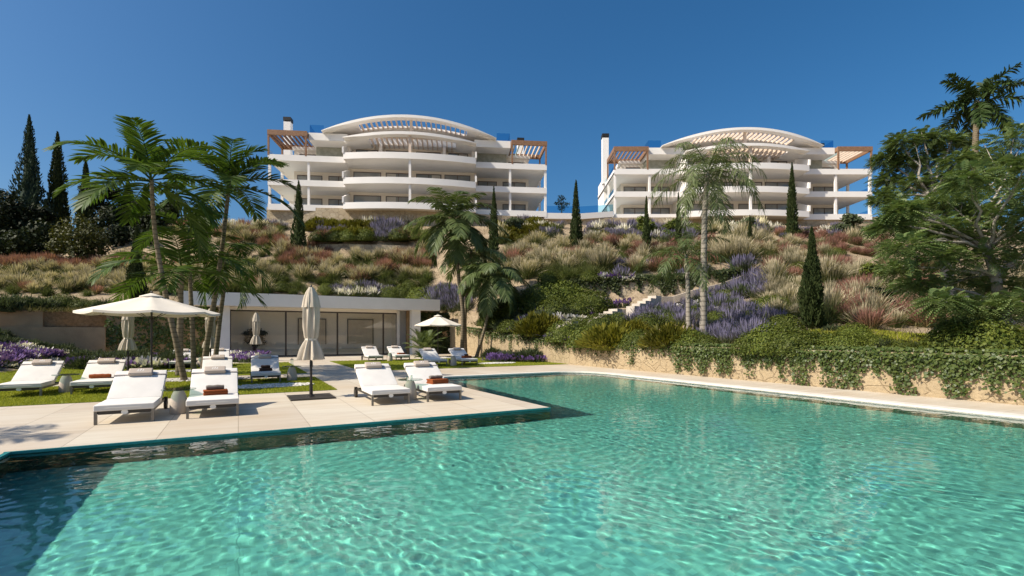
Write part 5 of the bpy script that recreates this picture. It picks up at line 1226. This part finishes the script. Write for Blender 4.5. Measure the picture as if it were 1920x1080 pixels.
# the flower bank in front of the left garden wall
def bank(a, b): return 1.35*min(1, max(0, (-8.9-a+.22*max(0, b-37))/4.2))
na, nb_ = 22, 12
A_, B__ = np.meshgrid(np.linspace(-22, -7.9, na), np.linspace(28.5, 40.28, nb_)); V_ = np.array([(a, b, bank(a, b)+.012) for a, b in zip(A_.ravel(), B__.ravel())])
ii = np.arange(na*nb_).reshape(nb_, na); tag(link('flower_bank', np_mesh('flower_bank', V_, np.stack([ii[:-1, :-1], ii[:-1, 1:], ii[1:, 1:], ii[1:, :-1]], -1).reshape(-1, 4), smooth=True), M_soil, rz=TH), kind='structure')
for i in range(330):
    a, b = rng.uniform(-15.5, -9.0), rng.uniform(29, 40.1); a += .22*max(0, b-37)
    e = -8.9-a+.22*max(0, b-37)
    if b > 38.7 or e > 2.6: k, s_ = 'rosemary', rng.uniform(.8, 1.15)
    elif e > .5: k, s_ = ('purple' if rng.random() < .72 else 'wpurple'), rng.uniform(.9, 1.25)
    else: k, s_ = ('wpurple' if rng.random() < .4 else 'green'), rng.uniform(.4, .8)
    x, y = W(a, b); put(k, (x, y, bank(a, b)), s_, 'on the sloping flower bank at the left')

plant_all()
# ------------------------------------------------------------------ masses: lawn blades, ground cover, ivy, pebbles
def lawn_mesh(q, n):
    p = np.stack([rng.uniform(q[0], q[1], n), rng.uniform(q[2], q[3], n), np.full(n, .01)], 1)
    d = unit(np.stack([rng.normal(0, .55, n), rng.normal(0, .55, n), np.ones(n)], 1)); wv = unit(np.stack([rng.normal(size=n), rng.normal(size=n), np.zeros(n)], 1))
    return strips(p, d, wv, .045*rng.uniform(.6, 1.4, n), .016, [1, .2], .1)
nb = NB()
for q, n in zip(lawns, (90000, 50000, 42000)): nb.add(*lawn_mesh(q, n))
tag(link('lawn_grass', nb.mesh('lawn_grass'), G_lawn, rz=TH), 'short yellow-green lawn grass in three panels between the paving', 'grass', kind='stuff')
tag(link('hill_lawn', (lambda nb: (nb.add(*(lambda q: strips(q, unit(np.stack([rng.normal(0, .5, len(q)), rng.normal(0, .5, len(q)), np.ones(len(q))], 1)), unit(np.stack([rng.normal(size=len(q)), rng.normal(size=len(q)), np.zeros(len(q))], 1)), .09*rng.uniform(.6, 1.4, len(q)), .03, [1, .2], .1))((lambda xy: np.stack([xy[:, 0], xy[:, 1], hz(xy[:, 0], xy[:, 1])], 1))(np.stack([13.9+3.2*np.sqrt(rng.random(16000))*np.cos(6.283*rng.random(16000)), 18.2+2.6*(rng.random(16000)*2-1)], 1)))), nb.mesh('hill_lawn'))[1])(NB()), G_lawn), 'small patch of lawn above the pool wall under the big tree', 'grass', kind='stuff')
n = 26000; u = rng.uniform(-60, 1980, n//8); v = rng.uniform(420, 655, n//8); c_ = onhill(u, v); c_ = c_[~np.isnan(c_[:, 0])]
p = np.repeat(c_, 14, 0); p[:, :2] += rng.normal(0, .35, (len(p), 2)); p[:, 2] = np.repeat(c_[:, 2], 14)-.05+rng.normal(0, .03, len(p))
d = unit(np.stack([rng.normal(0, .6, len(p)), rng.normal(0, .6, len(p)), np.ones(len(p))], 1)); wv = unit(np.stack([rng.normal(size=len(p)), rng.normal(size=len(p)), np.zeros(len(p))], 1))
nb = NB(); nb.add(*strips(p, d, wv, .34*rng.uniform(.5, 1.4, len(p)), .03, [1, .8, .2], .2))
tag(link('ground_cover', nb.mesh('ground_cover'), leafmat('ground_cover_leaf', (.07, .085, .03), (.21, .17, .075), .3, .8, spec=.1)), 'low mixed grass and herbs covering the sandy slope', 'ground cover', kind='stuff')
def ivy_leaves(p, nrm, size, mat_i=0):
    n = len(p); nn = unit(nrm+.55*rng.normal(size=(n, 3))); dn = unit(np.array([0, 0, -1.])+.5*rng.normal(size=(n, 3)))
    dn = unit(dn-nn*(dn*nn).sum(1, keepdims=True)); e = np.cross(nn, dn); s = size[:, None]
    # heart-shaped leaf of two quads
    a = p; tip = p+dn*s; l1 = p+e*s*.5+dn*s*.18+nn*s*.08; r1 = p-e*s*.5+dn*s*.18+nn*s*.08; m = p+dn*s*.5-nn*s*.05
    l2 = p+e*s*.34+dn*s*.62; r2 = p-e*s*.34+dn*s*.62
    V_ = np.stack([a, l1, l2, tip, r2, r1], 1).reshape(-1, 3); b = np.arange(n)*6
    F_ = np.concatenate([np.stack([b, b+1, b+2, b+3], 1), np.stack([b, b+3, b+4, b+5], 1)])
    return V_, F_, None
def ivy(name, label, top, nrm_out, n_top, streams, size, mat, hang, per=16, gap=None):
    """top: (x, y, z) samples along the wall top; nrm_out: outward horizontal; streams: number of hanging strands"""
    top = np.asarray(top); nrm_out = np.asarray(nrm_out, float); nb = NB(); m = len(top)
    t = rng.random(n_top)*(m-1); i0 = t.astype(int).clip(0, m-2); f = (t-i0)[:, None]; p = top[i0]*(1-f)+top[i0+1]*f
    out = rng.uniform(-.45, .16, n_top); dz = np.where(out > .02, -np.abs(rng.normal(0, .16, n_top)), rng.uniform(-.02, .14, n_top))
    p = p+nrm_out*out[:, None]; p[:, 2] += dz
    nb.add(*ivy_leaves(p, nrm_out*.7+np.array([0, 0, .8]), size*rng.uniform(.6, 1.3, n_top)))
    q = []; G_ = gap if gap is not None else (lambda x: 1.)
    for k in range(streams):
        t = rng.random()*(m-1)
        if rng.random() > G_(t/(m-1)): continue
        i0 = min(int(t), m-2); c = top[i0]*(1-(t-i0))+top[i0+1]*(t-i0); big = rng.random() < .07
        L = hang*(rng.uniform(.75, 1.1) if big else rng.uniform(.1, .62)**1.); kk = int(per*L/hang*(5 if big else 1))+4
        s = rng.random(kk); along = (top[i0+1]-top[i0]); along = along/np.linalg.norm(along)
        wdt = (.16 if big else .05)
        pp = c+along*(rng.normal(0, wdt, kk)*(1-.4*s))[:, None]+nrm_out*(rng.uniform(.03, .1, kk)*(1.6 if big else 1))[:, None]; pp[:, 2] -= s*L; q.append(pp)
    q = np.concatenate(q); nb.add(*ivy_leaves(q, nrm_out+np.array([0, 0, .3]), size*rng.uniform(.55, 1.1, len(q))))
    return tag(link(name, nb.mesh(name), mat), label, 'ivy')
na_ = -CA, -SA
bb = np.linspace(-6, 38, 120); top = [(*W(15.55, b), wtop(15.55, b)) for b in bb]
ivy('ivy', 'green ivy trailing in strands over the low stone wall right of the pool', top, (-CA, -SA, 0), 15000, 1700, .085, G_ivy, 1.05, 24, lambda x: 1. if x < .45 else .26*(.35+.65*(math.sin(x*70)+math.sin(x*31+1) > .3)))
top = [tuple(p) for p in mid_pts]; dv = Vector(top[-1])-Vector(top[0]); nn = Vector((dv.y, -dv.x, 0)).normalized()
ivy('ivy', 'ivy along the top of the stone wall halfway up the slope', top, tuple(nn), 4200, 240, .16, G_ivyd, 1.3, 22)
def living(label, a0, a1, b, z0, z1, n, mat, size):
    p = np.stack([rng.uniform(a0, a1, n), b-rng.uniform(.02, .16, n), rng.uniform(z0, z1, n)], 1)
    keep = (np.sin(p[:, 0]*2.1+1)*np.sin(p[:, 2]*2.6+.5)+.6*np.sin(p[:, 0]*5.3)*np.sin(p[:, 2]*4.7)+rng.normal(0, .5, n)) > -.55
    nb = NB(); nb.add(*ivy_leaves(p[keep], np.array([0, -1., .3]), size*rng.uniform(.6, 1.3, keep.sum()))); return tag(link('climbing_plant', nb.mesh('climbing_plant'), mat, rz=TH), label, 'climber')
living('dense green climber covering the wall left of the clubhouse', -7.4, -1.2, 40.6, .05, 3.5, 5200, G_ivy, .13)
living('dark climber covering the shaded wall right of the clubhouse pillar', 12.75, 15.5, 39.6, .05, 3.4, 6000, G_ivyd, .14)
# pebble beds
def pebbles(label, a0, a1, b0, b1, n, s):
    ico = bmesh.new(); bmesh.ops.create_icosphere(ico, subdivisions=1, radius=1); pv = np.array([v.co for v in ico.verts]); pf = np.array([[v.index for v in f.verts] for f in ico.faces]); ico.free()
    nb = NB(); ca_, cb_ = (a0+a1)/2, (b0+b1)/2; r = np.sqrt(rng.random(n)); t = rng.random(n)*6.283
    c = np.stack([ca_+(a1-a0)/2*r*np.cos(t), cb_+(b1-b0)/2*r*np.sin(t), np.full(n, .02)], 1); sc = s*rng.uniform(.6, 1.4, (n, 1))*np.array([1, .8, .6])*rng.uniform(.8, 1.2, (n, 3))
    V_ = (pv[None]*sc[:, None]+c[:, None]).reshape(-1, 3); F_ = (pf[None]+(np.arange(n)*len(pv))[:, None, None]).reshape(-1, 3)
    me = bpy.data.meshes.new('pebbles'); me.from_pydata(V_.tolist(), [], F_.tolist()); me.polygons.foreach_set('use_smooth', [True]*len(F_))
    return tag(link('pebbles', me, M_peb, rz=TH), label, 'pebbles', kind='stuff')
M_peb = leafmat('pebble_stone', (.42, .39, .36), (.72, .69, .64), 0, .7, spec=.3)
pebbles('pale pebbles around the foot of the tall left palm', -2.6, .3, 20.15, 21.3, 900, .05)
pebbles('pale pebbles set in the front lawn in parasol shade', -.4, 2.1, 16.5, 17.7, 900, .05)
pebbles('pale pebbles round the palm foot between distant loungers', -2.6, -.6, 25.2, 26.6, 500, .05)
pebbles('pale pebbles on the right lawn beside the last lounger', 11.4, 13.6, 24.2, 25.2, 600, .05)
pebbles('pale pebbles around the dwarf palm near the white pillar', 10.6, 13.2, 31.6, 33., 500, .055)
# indoor plant behind the glass
random.seed(2); rng = np.random.default_rng(5)
x, y = W(1.0, 40.45); pt = empty('potted_plant', (x, y, .035), 0, 'cloud-pruned potted tree standing behind the clubhouse glass', 'potted plant')
m = MB(); m.lathe([(.2, 0), (.34, .1), (.4, .35), (.36, .42), (.33, .42), (.3, .36)], 20); m.build('pot', M_conc, pt, smooth=True, ang=40)
m = MB(); nb = NB()
for c, r in (((-.35, 0, 1.15), .4), ((.25, .1, 1.35), .38), ((.0, 0, 1.75), .48), ((-.5, .1, 1.6), .34), ((.5, 0, 1.0), .36), ((.55, .1, 1.65), .34)):
    limb(m, (0, 0, .4), c, .06, .02); crown_cloud(nb, c, r, 420, .11, .6)
m.build('trunk', B_dark, pt, smooth=True); link('crown', nb.mesh('crown'), G_dark, pt)
